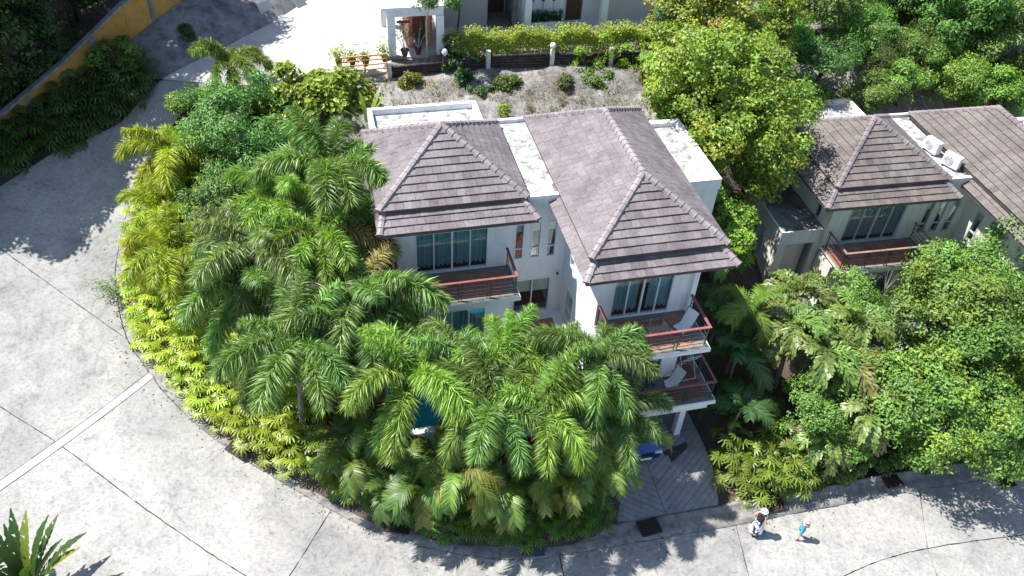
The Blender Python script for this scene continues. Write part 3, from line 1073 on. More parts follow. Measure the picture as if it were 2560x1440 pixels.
class Roof:
    def __init__(s, root, org, mt, mcap):
        s.root, s.org, s.mt, s.mcap = root, Vector(org), mt, mcap
        s.full = []      # (matrix, distance, parent)
        s.cut = []
        b = MB()
        g = 0.004
        prof0, prof1 = [], []
        L = TILE_E + 0.035
        h0, h1 = tile_height(0), tile_height(L)
        b.add([(g, 0, h0 - TILE_T), (TILE_W - g, 0, h0 - TILE_T), (TILE_W - g, L, h1 - TILE_T), (g, L, h1 - TILE_T),
               (g, 0.006, h0), (TILE_W - g, 0.006, h0), (TILE_W - g, L, h1), (g, L, h1)],
              [(3, 2, 1, 0), (4, 5, 6, 7), (0, 1, 5, 4), (1, 2, 6, 5), (2, 3, 7, 6), (3, 0, 4, 7)])
        s.var = [b.mesh('roof_tile', mt, tint=t) for t in (0.80, 0.92, 0.98, 1.02, 1.07, 1.16)]
        b = MB()
        pr = [(-0.16, -0.06), (-0.11, 0.05), (0.0, 0.085), (0.11, 0.05), (0.16, -0.06)]
        vs = []
        for x, k in ((0, 1.06), (0.045, 1.12), (0.06, 0.98), (0.36, 0.90)):
            for y, z in pr:
                vs.append((x, y * k, z * k + (0.012 if x < 0.05 else 0)))
        fs = []
        for i in range(3):
            for j in range(4):
                fs.append((i * 5 + j, i * 5 + j + 1, (i + 1) * 5 + j + 1, (i + 1) * 5 + j))
        fs.append((4, 3, 2, 1, 0))
        fs.append((15, 16, 17, 18, 19))
        b.add(vs, fs)
        s.cap = [b.mesh('ridge_cap', mcap, tint=t) for t in (0.92, 1.0, 1.1)]

    def face(s, poly3, parent, A, B):
        """poly3: corners (world-of-house-1 coordinates) counter-clockwise seen from outside; A->B the eave"""
        A, B = Vector(A), Vector(B)
        u = (B - A).normalized()
        n = (Vector(poly3[1]) - Vector(poly3[0])).cross(Vector(poly3[2]) - Vector(poly3[0])).normalized()
        if n.z < 0:
            n = -n
        v = n.cross(u).normalized()
        if v.z < 0:
            v = -v
        P = [((Vector(p) - A).dot(u), (Vector(p) - A).dot(v)) for p in poly3]
        ar = sum(P[i][0] * P[(i + 1) % len(P)][1] - P[(i + 1) % len(P)][0] * P[i][1] for i in range(len(P)))
        if ar < 0:
            P = P[::-1]
        planes = []
        for i in range(len(P)):
            p, q = P[i], P[(i + 1) % len(P)]
            dx, dy = q[0] - p[0], q[1] - p[1]
            l = math.hypot(dx, dy)
            if l < 1e-6:
                continue
            if abs(dy) < 1e-5 and p[1] < 1e-4:
                continue
            planes.append((-dy / l, dx / l, (dy * p[0] - dx * p[1]) / l))
        vmax = max(p[1] for p in P)
        umin, umax = min(p[0] for p in P), max(p[0] for p in P)
        row = 0
        vv = -0.03
        Mx = Matrix((u, v, n)).transposed()
        while vv < vmax:
            off = 0.5 * TILE_W * (row % 2)
            k0 = int(math.floor((umin - off) / TILE_W)) - 1
            k1 = int(math.ceil((umax - off) / TILE_W)) + 1
            for k in range(k0, k1):
                u0 = k * TILE_W + off
                L = TILE_E + 0.035
                rect = [(u0 + 0.004, vv), (u0 + TILE_W - 0.004, vv), (u0 + TILE_W - 0.004, vv + L), (u0 + 0.004, vv + L)]
                pp = clip_poly(rect, planes)
                if not pp:
                    continue
                a = poly_area(pp)
                if a < 0.006:
                    continue
                c = A + u * (u0 + TILE_W / 2) + v * (vv + TILE_E / 2)
                cw = s.root.matrix_world @ (c - s.org)
                facing = (CAM - cw).normalized().dot(s.root.matrix_world.to_3x3() @ n)
                score = (CAM - cw).length - 60 * max(0, facing) if facing > 0.05 else 1e4
                score = -max(0, facing) * 1000 / (CAM - cw).length_squared
                if a > 0.995 * (TILE_W - 0.008) * L:
                    mw = Matrix.Translation(A + u * u0 + v * vv - s.org + n * rnd.uniform(-0.004, 0.006)) @ Mx.to_4x4() @ Matrix.Rotation(rnd.gauss(0, 0.008), 4, 'Z') @ Matrix.Rotation(rnd.gauss(0, 0.008), 4, 'Y')
                    s.full.append((score, mw, parent))
                else:
                    s.cut.append((score, [(x - u0, y - vv) for x, y in pp], Matrix.Translation(A + u * u0 + v * vv - s.org) @ Mx.to_4x4(), parent))
            vv += TILE_E
            row += 1

    def cutmesh(s, pp):
        n = len(pp)
        vs = [(x, y, tile_height(y)) for x, y in pp] + [(x, y, tile_height(y) - TILE_T) for x, y in pp]
        fs = [tuple(range(n)), tuple(range(n, 2 * n))[::-1]] + [(i, i + n, (i + 1) % n + n, (i + 1) % n) for i in range(n)]
        return vs, fs

    def hips(s, a, b, parent):
        a, b = Vector(a), Vector(b)
        d = (b - a)
        L = d.length
        d.normalize()
        n = max(2, round(L / 0.33))
        side = d.cross(Vector((0, 0, 1))).normalized()
        up = side.cross(d).normalized()
        Mx = Matrix((d, -side, up)).transposed()
        st = L / n
        for i in range(n):
            p = a + d * (i * st) + up * 0.05
            mw = Matrix.Translation(p - s.org) @ Mx.to_4x4() @ Matrix.Rotation(rnd.uniform(-0.012, 0.012), 4, 'X')
            link('ridge_cap', s.cap[rnd.randrange(3)], parent, mw)

    def finish(s, limit=300):
        allt = [(sc, 0, t) for t in s.full for sc in [t[0]]] + [(sc, 1, t) for t in s.cut for sc in [t[0]]]
        allt.sort(key=lambda q: q[0])
        rest = {}
        for i, (sc, kind, t) in enumerate(allt):
            if i < limit:
                if kind == 0:
                    link('roof_tile', s.var[rnd.randrange(6)], t[2], t[1])
                else:
                    vs, fs = s.cutmesh(t[1])
                    link('roof_tile', MB().add(vs, fs).mesh('roof_tile', s.mt, tint=rnd.uniform(0.9, 1.1)), t[3], t[2])
            else:
                par = t[2] if kind == 0 else t[3]
                R = rest.setdefault(par.name, (par, MB(), []))
                if kind == 0:
                    me = s.var[0]
                    vs = [t[1] @ v.co for v in me.vertices]
                    fs = [tuple(p.vertices) for p in me.polygons]
                else:
                    vs, fs = s.cutmesh(t[1])
                    vs = [t[2] @ Vector(v) for v in vs]
                R[1].add(vs, fs)
                tv = rnd.uniform(0.88, 1.12)
                for f in fs:
                    R[2].extend([tv] * len(f))
        for par, b, tl in rest.values():
            me = bpy.data.meshes.new('roof_tile')
            me.from_pydata(b.v, [], b.f)
            me.materials.append(s.mt)
            a = me.attributes.new('tint', 'FLOAT_COLOR', 'CORNER')
            tl = np.array(tl, np.float32)
            a.data.foreach_set('color', np.stack([tl, tl, tl, np.ones_like(tl)], 1).ravel())
            o = link('roof_tile', me, par)
            o['kind'] = 'stuff'


def railing(root, org, pts, zb, h, mrail, mbar, closed_posts=None):
    """a balustrade along a polyline: a broad top rail, paired flat posts and thin bars"""
    rail = MB()
    for a, c in zip(pts[:-1], pts[1:]):
        d = (Vector(c) - Vector(a)).normalized() * 0.05
        rail.bar((a[0] - d.x, a[1] - d.y, zb + h), (c[0] + d.x, c[1] + d.y, zb + h + 0.0008 * len(rail.v)), 0.11, 0.045)
    ro = rail.build('railing', mrail, root, org)
    for a, c in zip(pts[:-1], pts[1:]):
        a, c = Vector((a[0], a[1], 0)), Vector((c[0], c[1], 0))
        L = (c - a).length
        d = (c - a) / L
        for k, zz in enumerate((0.14, 0.32, 0.50, 0.72)):
            b = MB()
            b.bar(a + d * 0.03 + Vector((0, 0, zb + zz)), c - d * 0.03 + Vector((0, 0, zb + zz)), 0.018, 0.022)
            b.build('bar', mbar, ro, org)
        n = max(1, round(L / 1.35))
        for i in range(n + 1):
            for q in (-0.07, 0.07):
                if (i == 0 and q < 0) or (i == n and q > 0):
                    continue
                p = a + d * (i * L / n + q)
                b = MB()
                b.bar(p + Vector((0, 0, zb + 0.004)), p + Vector((0, 0, zb + h - 0.024)), 0.05, 0.018, up=d)
                b.build('post', mbar, ro, org)
        for i in range(n):
            p = a + d * ((i + 0.5) * L / n)
            b = MB()
            b.bar(p + Vector((0, 0, zb + 0.14)), p + Vector((0, 0, zb + 0.72)), 0.016, 0.012, up=d)
            b.build('bar', mbar, ro, org)
    return ro


def balcony(root, org, x0, x1, y0, y1, zf, mw, beam=0.32, tiles=True, edge=0.26, name='balcony'):
    b = MB()
    b.box(x0, x1, y0, y1, zf - 0.14, zf)
    b.box(x0 + 0.002, x1 + 0.04, y0 - 0.04, y0 + 0.06, zf - 0.19, zf - 0.02)
    b.box(x1 - 0.06, x1 + 0.04, y0 + 0.06, y1, zf - 0.19, zf - 0.02)
    b.box(x0 + 0.05, x1 - 0.16, y0 + 0.16, y0 + 0.4, zf - 0.14 - beam, zf - 0.14)
    b.box(x1 - 0.4, x1 - 0.161, y0 + 0.4, y1, zf - 0.14 - beam, zf - 0.141)
    sl = b.build(name, mw, root, org)
    MB().box(x0 + 0.005, x1 - 0.012, y0 + 0.012, y1 - 0.003, zf, zf + 0.012).build('screed', M_GROUT, sl, org)
    if tiles:
        ts = 0.30
        nx_ = int((x1 - x0 - 0.1 - edge) / ts)
        ny_ = int((y1 - y0 - edge - 0.18) / ts)
        var = [MB().box(0.006, ts - 0.006, 0.006, ts - 0.006, 0, 0.018).mesh('floor_tile', M_TERRA, tint=t) for t in (0.9, 1.0, 1.08)]
        for i in range(nx_):
            for j in range(ny_):
                p = Vector((x0 + 0.06 + i * ts, y0 + edge + j * ts, zf + 0.010)) - Vector(org)
                link('floor_tile', var[rnd.randrange(3)], sl, Matrix.Translation(p))
    return sl


def parapet(root, org, x0, x1, y0, y1, zt, zfl, mw, t=0.2, skip=()):
    b = MB()
    if 'front' not in skip:
        b.box(x0, x1, y0, y0 + t, zfl - 0.3, zt)
    if 'back' not in skip:
        b.box(x0, x1, y1 - t, y1, zfl - 0.3, zt)
    if 'left' not in skip:
        b.box(x0, x0 + t, y0 + t, y1 - t, zfl - 0.3, zt)
    if 'right' not in skip:
        b.box(x1 - t, x1, y0 + t, y1 - t, zfl - 0.3, zt)
    o = b.build('parapet', mw, root, org)
    MB().box(x0 + 0.05, x1 - 0.05, y0 + 0.05, y1 - 0.05, zfl - 0.2, zfl).build('flat_roof', M_SLABROOF, root, org)
    return o


def villa(root, mw, mt, mcap, mfr, mrail, mbar, curt, second=False):
    org = Vector((8.0, 26.6, 3.38))
    F_, L_, Rr = wallmap('front', 26.6), wallmap('left', 10.0), None
    # ---- left wing, upper storey front and link wall (one plane)
    dL = (3.42, 6.50, 6.52, 8.68)
    wins = [(7.64, 8.07, 6.73, 8.66), (8.36, 8.82, 6.72, 8.66), (9.07, 9.51, 6.70, 8.66)]
    wall(root, org, mw, F_, 2.45, 10.0, 6.2, 9.98, [dL] + wins)
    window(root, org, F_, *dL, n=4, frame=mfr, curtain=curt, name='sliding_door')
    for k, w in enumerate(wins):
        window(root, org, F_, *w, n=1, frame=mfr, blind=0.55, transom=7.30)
    # link wall, ground storey
    dG = (7.75, 9.45, 3.44, 5.50)
    wall(root, org, mw, F_, 7.2, 10.0, 3.38, 6.2, [dG])
    window(root, org, F_, *dG, n=2, frame=mfr, blind=0.85, room=2.5, name='sliding_door')
    # ground storey of the left wing stands forward, under the balcony
    F2 = wallmap('front', 25.35)
    d2 = (4.0, 6.22, 3.44, 5.36)
    wall(root, org, mw, F2, 2.45, 7.2, 3.38, 6.1, [d2])
    window(root, org, F2, *d2, n=3, frame=mfr, curtain=curt, name='sliding_door')
    MB().box(7.0, 7.2, 25.55, 26.6, 3.38, 6.1).build('wall', mw, root, org)
    MB().box(2.45, 2.65, 25.55, 26.6, 3.38, 6.1).build('wall', mw, root, org)
    # left side wall of the left wing with three openings
    LW = wallmap('left', 2.45)
    lo = [(27.48, 28.0, 7.42, 8.42), (27.48, 28.0, 6.76, 7.20), (31.05, 31.7, 7.28, 8.4), (31.05, 31.7, 6.64, 7.14)]
    wall(root, org, mw, LW, 26.8, 32.6, 3.38, 9.6, lo)
    for w in lo:
        window(root, org, LW, *w, n=1, frame=mfr, room=0.8)
    # right wing
    R1 = wallmap('front', 22.55)
    dR = (10.68, 13.23, 6.52, 8.66)
    wall(root, org, mw, R1, 10.0, 14.2, 6.2, 9.9, [dR])
    window(root, org, R1, *dR, n=4, frame=mfr, curtain=curt, gap=(11.85, 12.25), name='sliding_door')
    for px0, px1 in ((13.98, 14.2), (10.0, 10.26)):
        MB().box(px0, px1, 22.36, 22.548, 6.47, 9.6).build('pilaster', mw, root, org)
    lw = [(25.35, 25.85, 6.75, 8.5), (24.9, 25.9, 3.9, 5.5)]
    wall(root, org, mw, L_, 22.75, 26.6, 3.2, 9.9, lw)
    for w in lw:
        window(root, org, L_, *w, n=1, frame=mfr, blind=0.5, transom=(w[2] + 0.55))
    wall(root, org, mw, wallmap('right', 14.2), 22.75, 32.2, 3.2, 9.9, [(24.2, 25.4, 7.2, 8.6)])
    window(root, org, wallmap('right', 14.2), 24.2, 25.4, 7.2, 8.6, n=2, frame=mfr, room=0.8)
    R2 = wallmap('front', 21.66)
    d3 = (11.2, 13.06, 3.62, 5.45)
    wall(root, org, mw, R2, 10.0, 13.72, 3.38, 6.1, [d3])
    window(root, org, R2, *d3, n=3, frame=mfr, curtain=curt, name='sliding_door')
    MB().box(13.52, 13.72, 21.86, 26.0, 3.38, 6.1).box(10.0, 10.2, 21.86, 22.75, 3.38, 6.1).build('wall', mw, root, org)
    MB().box(13.72, 15.3, 25.9, 26.1, 3.38, 6.1).build('wall', mw, root, org)
    # carport under the right wing
    MB().box(10.0, 10.2, 20.6, 26.2, -0.2, 2.9).box(10.2, 15.2, 26.0, 26.2, -0.2, 2.9).build('wall', mw, root, org)
    MB().box(14.0, 14.28, 20.75, 21.05, 0.2, 2.9).build('column', mw, root, org)
    # rear walls and the flat-roofed blocks
    MB().box(2.65, 10.0, 32.4, 32.6, 3.38, 9.6).box(10.0, 14.0, 32.0, 32.2, 3.38, 9.8).build('wall', mw, root, org)
    MB().box(2.5, 2.7, 32.6, 35.4, 3.38, 9.1).box(7.5, 7.7, 32.6, 35.4, 3.38, 9.1).box(2.7, 7.5, 35.2, 35.4, 3.38, 9.1).build('wall', mw, root, org)
    parapet(root, org, 2.48, 7.72, 32.2, 35.42, 9.5, 9.2, mw, skip=('front',))
    # flat roof between the wings
    parapet(root, org, 8.0, 9.9, 26.6, 32.7, 10.04, 9.86, mw, t=0.16, skip=('left', 'right', 'front'))
    MB().box(7.7, 9.98, 26.56, 26.72, 9.84, 10.02).build('parapet', mw, root, org)
    # flat-roofed block on the right
    bw = wallmap('front', 27.5)
    bo = (15.9, 16.5, 7.0, 7.9)
    wall(root, org, mw, bw, 14.2, 17.2, 3.2, 9.0, [bo])
    window(root, org, bw, *bo, n=1, frame=mfr, room=0.8)
    MB().box(17.0, 17.2, 27.7, 32.6, 3.2, 9.0).box(14.2, 17.0, 32.4, 32.6, 3.2, 9.0).build('wall', mw, root, org)
    parapet(root, org, 14.22, 17.24, 27.46, 32.64, 9.3, 9.08, mw, t=0.3)
    if second:
        # low annex along the left side, with its plastic-sheeted flat roof
        ax = [(0.25, 0.45, 27.0, 30.9), ]
        b = MB().box(0.25, 0.45, 26.85, 31.0, 1.0, 7.3).box(0.45, 2.45, 30.8, 31.0, 1.0, 7.3)
        b.box(0.45, 0.7, 26.85, 27.0, 1.0, 7.3).box(2.2, 2.448, 26.85, 27.0, 1.0, 7.3).box(0.7, 2.2, 26.85, 27.0, 6.5, 7.3)
        b.build('annex_wall', mw, root, org)
        MB().box(0.7, 2.2, 27.5, 27.6, 1.0, 6.5).build('annex_back', mw, root, org)
        MB().box(0.2, 2.44, 26.78, 29.7, 7.302, 7.40).build('annex_roof', M_GREYCON, root, org)
        MB().box(0.2, 2.44, 29.72, 31.05, 7.302, 7.36).build('annex_roof', M_PANEL, root, org)
        MB().box(0.16, 0.24, 26.74, 31.08, 7.36, 7.42).box(0.24, 2.44, 26.72, 26.79, 7.36, 7.42).build('annex_edge', M_BEIGE, root, org)
        AL = wallmap('left', 0.25)
        for y0 in (28.2, 29.0):
            window(root, org, wallmap('left', 0.22), y0, y0 + 0.45, 4.9, 6.5, n=1, frame=mfr, room=0.1)
    # ---- balconies
    balcony(root, org, 2.45, 7.46, 24.56, 26.6, 6.45, mw, beam=0.25)
    railing(root, org, [(2.55, 26.4), (2.55, 24.72), (7.32, 24.72), (7.32, 26.5)], 6.46, 1.0, mrail, mbar)
    balcony(root, org, 10.0, 14.18, 20.3, 22.55, 6.45, mw, beam=0.25)
    railing(root, org, [(10.12, 22.4), (10.12, 20.46), (14.05, 20.46), (14.05, 22.3)], 6.46, 1.0, mrail, mbar)
    balcony(root, org, 10.0, 15.0, 20.05, 25.9, 3.38, mw, beam=0.5, tiles=False)
    MB().box(10.1, 14.72, 20.35, 25.89, 3.395, 3.412).build('terrace_floor', M_BRFLOOR, root, org)
    railing(root, org, [(10.12, 21.5), (10.12, 20.2), (14.88, 20.2), (14.88, 25.8)], 3.40, 1.0, mrail, mbar)
    # ---- roofs
    rf = Roof(root, org, mt, mcap)

    def hip(x0, x1, y0, y1, ze, zr, ya, yb, name):
        xm = (x0 + x1) / 2
        A, B, C, D = (x0, y0, ze), (x1, y0, ze), (x1, y1, ze), (x0, y1, ze)
        P, Q = (xm, ya, zr), (xm, yb, zr)
        b = MB()
        zb = ze - 0.16
        vs = [A, B, C, D, P, Q] + [(x0, y0, zb), (x1, y0, zb), (x1, y1, zb), (x0, y1, zb)]
        b.add(vs, [(0, 1, 4), (1, 2, 5, 4), (2, 3, 5), (3, 0, 4, 5), (0, 6, 7, 1), (1, 7, 8, 2), (2, 8, 9, 3), (3, 9, 6, 0), (9, 8, 7, 6)])
        ro = b.build(name, M_FASCIA, root, org)
        rf.face([A, B, P], ro, A, B)
        if abs(yb - ya) > 0.05:
            rf.face([B, C, Q, P], ro, B, C)
            rf.face([D, A, P, Q], ro, D, A)
            rf.hips(P, Q, ro)
        else:
            rf.face([B, C, P], ro, B, C)
            rf.face([D, A, P], ro, D, A)
        rf.face([C, D, Q], ro, C, D)
        for a, c in ((A, P), (B, P), (C, Q), (D, Q)):
            rf.hips(a, c, ro)
        return ro

    def skirt(x0, x1, y0, xi0, xi1, yi, zlo, zhi, yl, yr, name):
        """lower roof tier: front strip with returns along both sides up to yl / yr"""
        A, B = (x0, y0, zlo), (x1, y0, zlo)
        a, b2 = (xi0, yi, zhi), (xi1, yi, zhi)
        Lb, la = (x0, yl, zlo), (xi0, yl, zhi)
        Rb, ra = (x1, yr, zlo), (xi1, yr, zhi)
        b = MB()
        lo = lambda p: (p[0], p[1], p[2] - 0.14)
        vs = [A, B, a, b2, Lb, la, Rb, ra] + [lo(q) for q in (A, B, a, b2, Lb, la, Rb, ra)]
        b.add(vs, [(0, 1, 3, 2), (1, 6, 7, 3), (4, 0, 2, 5), (0, 8, 9, 1), (1, 9, 14, 6), (4, 12, 8, 0), (4, 5, 13, 12), (6, 14, 15, 7), (8, 10, 11, 9), (9, 11, 15, 14), (12, 13, 10, 8)])
        ro = b.build(name, M_FASCIA, root, org)
        rf.face([A, B, b2, a], ro, A, B)
        rf.face([B, Rb, ra, b2], ro, B, Rb)
        rf.face([Lb, A, a, la], ro, Lb, A)
        rf.hips(A, a, ro)
        rf.hips(B, b2, ro)

    hip(2.0, 8.03, 26.4, 32.25, 10.15, 11.95, 29.45, 29.45, 'roof')
    hip(9.39, 14.95, 22.2, 32.4, 10.15, 11.86, 24.95, 29.75, 'roof')
    skirt(1.25 if second else 1.93, 8.30, 25.56, 2.25, 7.75, 26.75, 9.60, 10.09, 31.2, 26.5, 'skirt_roof')
    skirt(9.06, 15.22, 21.53, 9.75, 14.6, 22.55, 9.58, 10.09, 27.5, 27.4, 'skirt_roof')
    rf.finish(300)


M_BRFLOOR = simple('brown_floor_tile', (0.16, 0.065, 0.03), 0.35, 0.15, 2.5)
v1 = empty('villa', (8.0, 26.6, 3.38), 0, 'white two storey villa with mauve hipped roofs, terracotta balconies and teal curtains', 'house')
bpy.context.view_layer.update()
villa(v1, M_WHITE, M_TILE, M_CAPT, M_FRAME, M_RAILRED, M_STEEL, M_CURT)
v2 = empty('villa', h2w((8.0, 26.6, 3.38)), H2R, 'beige villa with brown hipped roofs at the right edge, beyond the white villa', 'house')
bpy.context.view_layer.update()
villa(v2, M_BEIGE, M_TILE2, M_CAPT2, M_FRAMEG, M_RAILWOOD, M_BLACKST, M_CURTG, True)
for nm, rt_, y0, y1 in (('camera', v1, 0, 0),):
    b = MB().lathe([(0.0, 0.0), (0.05, 0.0), (0.06, 0.05), (0.05, 0.09), (0.0, 0.11)], (9.7, 26.52, 5.65), 10)
    b.build('camera_dome', M_STEEL, v1, Vector((8.0, 26.6, 3.38)))  # camera dome on the villa wall, not a lamp

# ================================================================== vegetation kit
def frond_mesh(L, kind, a0, a1, seed, m):
    r = np.random.default_rng(seed)
    n = {'fox': 64, 'pin': 52, 'fish': 26}[kind]
    t = np.linspace(0, 1, n)
    ang = np.radians(a0 + (a1 - a0) * t ** 1.15)
    ds = L / (n - 1)
    x = np.r_[0, np.cumsum(np.cos(ang[:-1]) * ds)]
    z = np.r_[0, np.cumsum(np.sin(ang[:-1]) * ds)]
    side = 0.10 * L * t ** 2 * r.uniform(-1, 1)
    P = np.stack([x, side, z], 1)
    T = np.stack([np.cos(ang), np.zeros(n), np.sin(ang)], 1)
    N = np.stack([-np.sin(ang), np.zeros(n), np.cos(ang)], 1)
    S = np.array([0, 1.0, 0])
    V, F, C = [], [], []

    def leaf(p, d, w, ln, droop, wid, tint, jag=False):
        b = len(V)
        mid = p + d * ln * 0.5 + np.array([0, 0, -droop * ln * 0.12])
        tip = p + d * ln + np.array([0, 0, -droop * ln * 0.5])
        if jag:
            V.extend([p - w * wid * 0.15, p + w * wid * 0.15, mid - w * wid * 0.6, mid + w * wid * 0.6, tip - w * wid * 0.35, tip + w * wid * 0.75])
            F.extend([(b, b + 1, b + 3), (b, b + 3, b + 2), (b + 2, b + 3, b + 5), (b + 2, b + 5, b + 4)])
            C.extend([tint] * 4)
        else:
            V.extend([p - w * wid * 0.35, p + w * wid * 0.35, mid - w * wid * 0.5, mid + w * wid * 0.5, tip])
            F.extend([(b, b + 1, b + 3), (b, b + 3, b + 2), (b + 2, b + 3, b + 4)])
            C.extend([tint] * 3)

    for i in range(3 if kind != 'fox' else 5, n):
        tt = t[i]
        env = min(1.0, 0.55 + 2.2 * tt) * (1 - 0.45 * max(0, tt - 0.75) / 0.25)
        if kind == 'fox':
            for k in range(16):
                ph = r.uniform(0, 2 * np.pi) if k > 6 else (r.choice([0, np.pi]) + r.normal(0.2, 0.55))
                rad = np.cos(ph) * S + np.sin(ph) * N[i]
                d = rad * 0.95 + T[i] * r.uniform(0.25, 0.7)
                d /= np.linalg.norm(d)
                w = np.cross(d, r.standard_normal(3))
                w /= np.linalg.norm(w)
                leaf(P[i] + T[i] * r.uniform(0, ds), d, w, r.uniform(0.34, 0.66) * env, r.uniform(0.5, 1.3), r.uniform(0.022, 0.037), r.uniform(0.4, 1.6))
        else:
            for sgn in (-1, 1):
                d = sgn * S * 0.82 + T[i] * (0.42 + 0.5 * tt) + N[i] * r.uniform(0.05, 0.4)
                d /= np.linalg.norm(d)
                w = T[i] - d * T[i].dot(d)
                w /= np.linalg.norm(w)
                if kind == 'pin':
                    leaf(P[i], d, w, r.uniform(0.46, 0.60) * env * L / 1.9, r.uniform(0.4, 1.2), r.uniform(0.036, 0.052) * L / 1.9, r.uniform(0.6, 1.35))
                else:
                    for q in range(3):
                        d2 = d + T[i] * r.normal(0, 0.35) + N[i] * r.normal(0, 0.35)
                        d2 /= np.linalg.norm(d2)
                        leaf(P[i] + d * 0.12 * q, d2, w, r.uniform(0.2, 0.34) * env, r.uniform(0.3, 1.2), r.uniform(0.05, 0.095), r.uniform(0.6, 1.3), True)
    # rachis
    b = MB()
    b.tube([tuple(p) for p in P[::4]] + [tuple(P[-1])], [0.022 * (1 - 0.8 * q) + 0.004 for q in t[::4]] + [0.004], 4)
    o = len(V)
    for f in b.f:
        for k in range(1, len(f) - 1):
            F.append((f[0] + o, f[k] + o, f[k + 1] + o))
            C.append(1.25)
    V.extend([np.array(v) for v in b.v])
    return npmesh('frond', np.array(V), np.array(F), m, np.array(C))


FRONDS = {}
for kind, m in (('fox', M_FROND), ('pin', M_FROND), ('fish', M_LEAF)):
    for cls, (a0, a1) in enumerate([(80, 0), (62, -62), (40, -82), (12, -95)]):
        FRONDS[kind, cls] = [frond_mesh(1.0 if False else {'fox': 2.75, 'pin': 1.9, 'fish': 1.9}[kind], kind, a0 + q * 6, a1 + q * 14, 100 + cls * 7 + q * 31, m) for q in (-1, 0, 1)]


def setcol(o, c, j=0.12):
    k = rnd.uniform(1 - j, 1 + j)
    o.color = (c[0] * k * rnd.uniform(0.93, 1.07), c[1] * k, c[2] * k, 1)


def palm(label, crown, zb, nf=11, scale=1.0, col=(0.07, 0.14, 0.03), kind='fox', lean=(0, 0), trunk_r=0.11, group=None, name='foxtail_palm', az0=None, cls_seq=None, old=None, spear=True, cat='palm', oldp=0.16):
    cx_, cy_, cz_ = crown
    base = (cx_ + lean[0], cy_ + lean[1], zb)
    root = empty(name, base, 0, label, cat, group)
    h = cz_ - zb
    pts, rads = [], []
    for i in range(9):
        t = i / 8
        pts.append((-lean[0] * t ** 1.4, -lean[1] * t ** 1.4, h * t * 0.96))
        rads.append(trunk_r * (1.25 - 0.45 * t) * (1.06 if i % 2 else 0.96))
    MB().tube(pts, rads, 9).build('trunk', M_TRUNK, root, smooth=True)
    top = Vector((-lean[0], -lean[1], h * 0.95))
    if kind == 'fox':
        o = MB().tube([top - Vector((0, 0, 0.75)), top - Vector((0, 0, 0.4)), top + Vector((0, 0, 0.1))], [trunk_r * 0.75, trunk_r * 0.95, trunk_r * 0.5], 8).build('crownshaft', M_LEAF, root, smooth=True, tint=1.0)
        setcol(o, (0.12, 0.18, 0.07))
    a = az0 if az0 is not None else rnd.uniform(0, 6.28)
    seq = cls_seq or [0, 1, 2, 1, 2, 1, 3, 2, 0, 1, 2, 3, 1, 2]
    for i in range(nf):
        cls = seq[i % len(seq)]
        az = a + i * 2.399 + rnd.uniform(-0.25, 0.25)
        me = FRONDS[kind, cls][rnd.randrange(3)]
        sc = scale * rnd.uniform(0.86, 1.12) * (0.85 if cls == 0 else 1.0)
        mw = Matrix.Translation(top + Vector((0, 0, 0.12 * (1 - cls * 0.3)))) @ Matrix.Rotation(az, 4, 'Z') @ Matrix.Rotation(rnd.uniform(-0.12, 0.12), 4, 'X') @ Matrix.Diagonal((sc, sc, sc, 1))
        o = link('frond', me, root, mw)
        c = col
        if old and ((cls == 3 and oldp > 0.1) or rnd.random() < oldp):
            c = old
        setcol(o, c, 0.18)
    if spear and kind == 'fox':
        d = Vector((rnd.uniform(-0.25, 0.25), rnd.uniform(-0.2, 0.2), 1))
        o = MB().tube([top, top + d * 0.7, top + d * 1.5], [0.03, 0.02, 0.004], 5).build('spear_leaf', M_LEAF, root, tint=1.0)
        setcol(o, (0.16, 0.22, 0.09))
    return root


def fan_mesh(seed, segs=10, R=0.36):
    r = np.random.default_rng(seed)
    V, F, C = [], [], []
    # petiole rises from the origin, fan at its end, facing outward (+x) and up
    c = np.array([0.28, 0, 0.30])
    a = r.uniform(-0.15, 0.15)
    for k in range(segs):
        th = -1.9 + 3.8 * k / (segs - 1) + r.uniform(-0.06, 0.06) + a
        d = np.array([math.cos(th) * 0.85, math.sin(th), 0.35 * math.cos(th * 0.5)])
        d /= np.linalg.norm(d)
        w = np.cross(d, np.array([-0.35, 0, 1.0]))
        w /= np.linalg.norm(w)
        ln = R * r.uniform(0.85, 1.1) * (1 - 0.18 * abs(th) / 1.9)
        wd = 0.055
        p = c + d * 0.02
        mid = c + d * ln * 0.6
        tip = c + d * ln + np.array([0, 0, -0.10 - 0.05 * r.random()])
        b = len(V)
        V += [p - w * wd * 0.2, p + w * wd * 0.2, mid - w * wd * 0.5, mid + w * wd * 0.5, tip - w * wd * 0.2, tip + w * wd * 0.2]
        F += [(b, b + 1, b + 3), (b, b + 3, b + 2), (b + 2, b + 3, b + 5), (b + 2, b + 5, b + 4)]
        C += [r.uniform(0.8, 1.2)] * 4
    b = len(V)
    V += [np.array([0, -0.008, 0]), np.array([0, 0.008, 0]), c + np.array([0, 0.006, 0]), c - np.array([0, 0.006, 0])]
    F += [(b, b + 1, b + 2), (b, b + 2, b + 3)]
    C += [0.9, 0.9]
    return npmesh('leaf', np.array(V), np.array(F), M_LEAF, np.array(C))


FANS = [fan_mesh(s) for s in range(5)]
STEMS = MB().tube([(0, 0, -0.2), (0.03, 0.01, 0.5), (0.02, 0.03, 1.0)], [0.03, 0.025, 0.02], 5).tube([(0.15, 0.1, -0.2), (0.22, 0.12, 0.75)], [0.028, 0.02], 5).tube([(-0.15, -0.1, -0.2), (-0.2, -0.16, 0.8)], [0.028, 0.02], 5).mesh('stem', M_BARK)


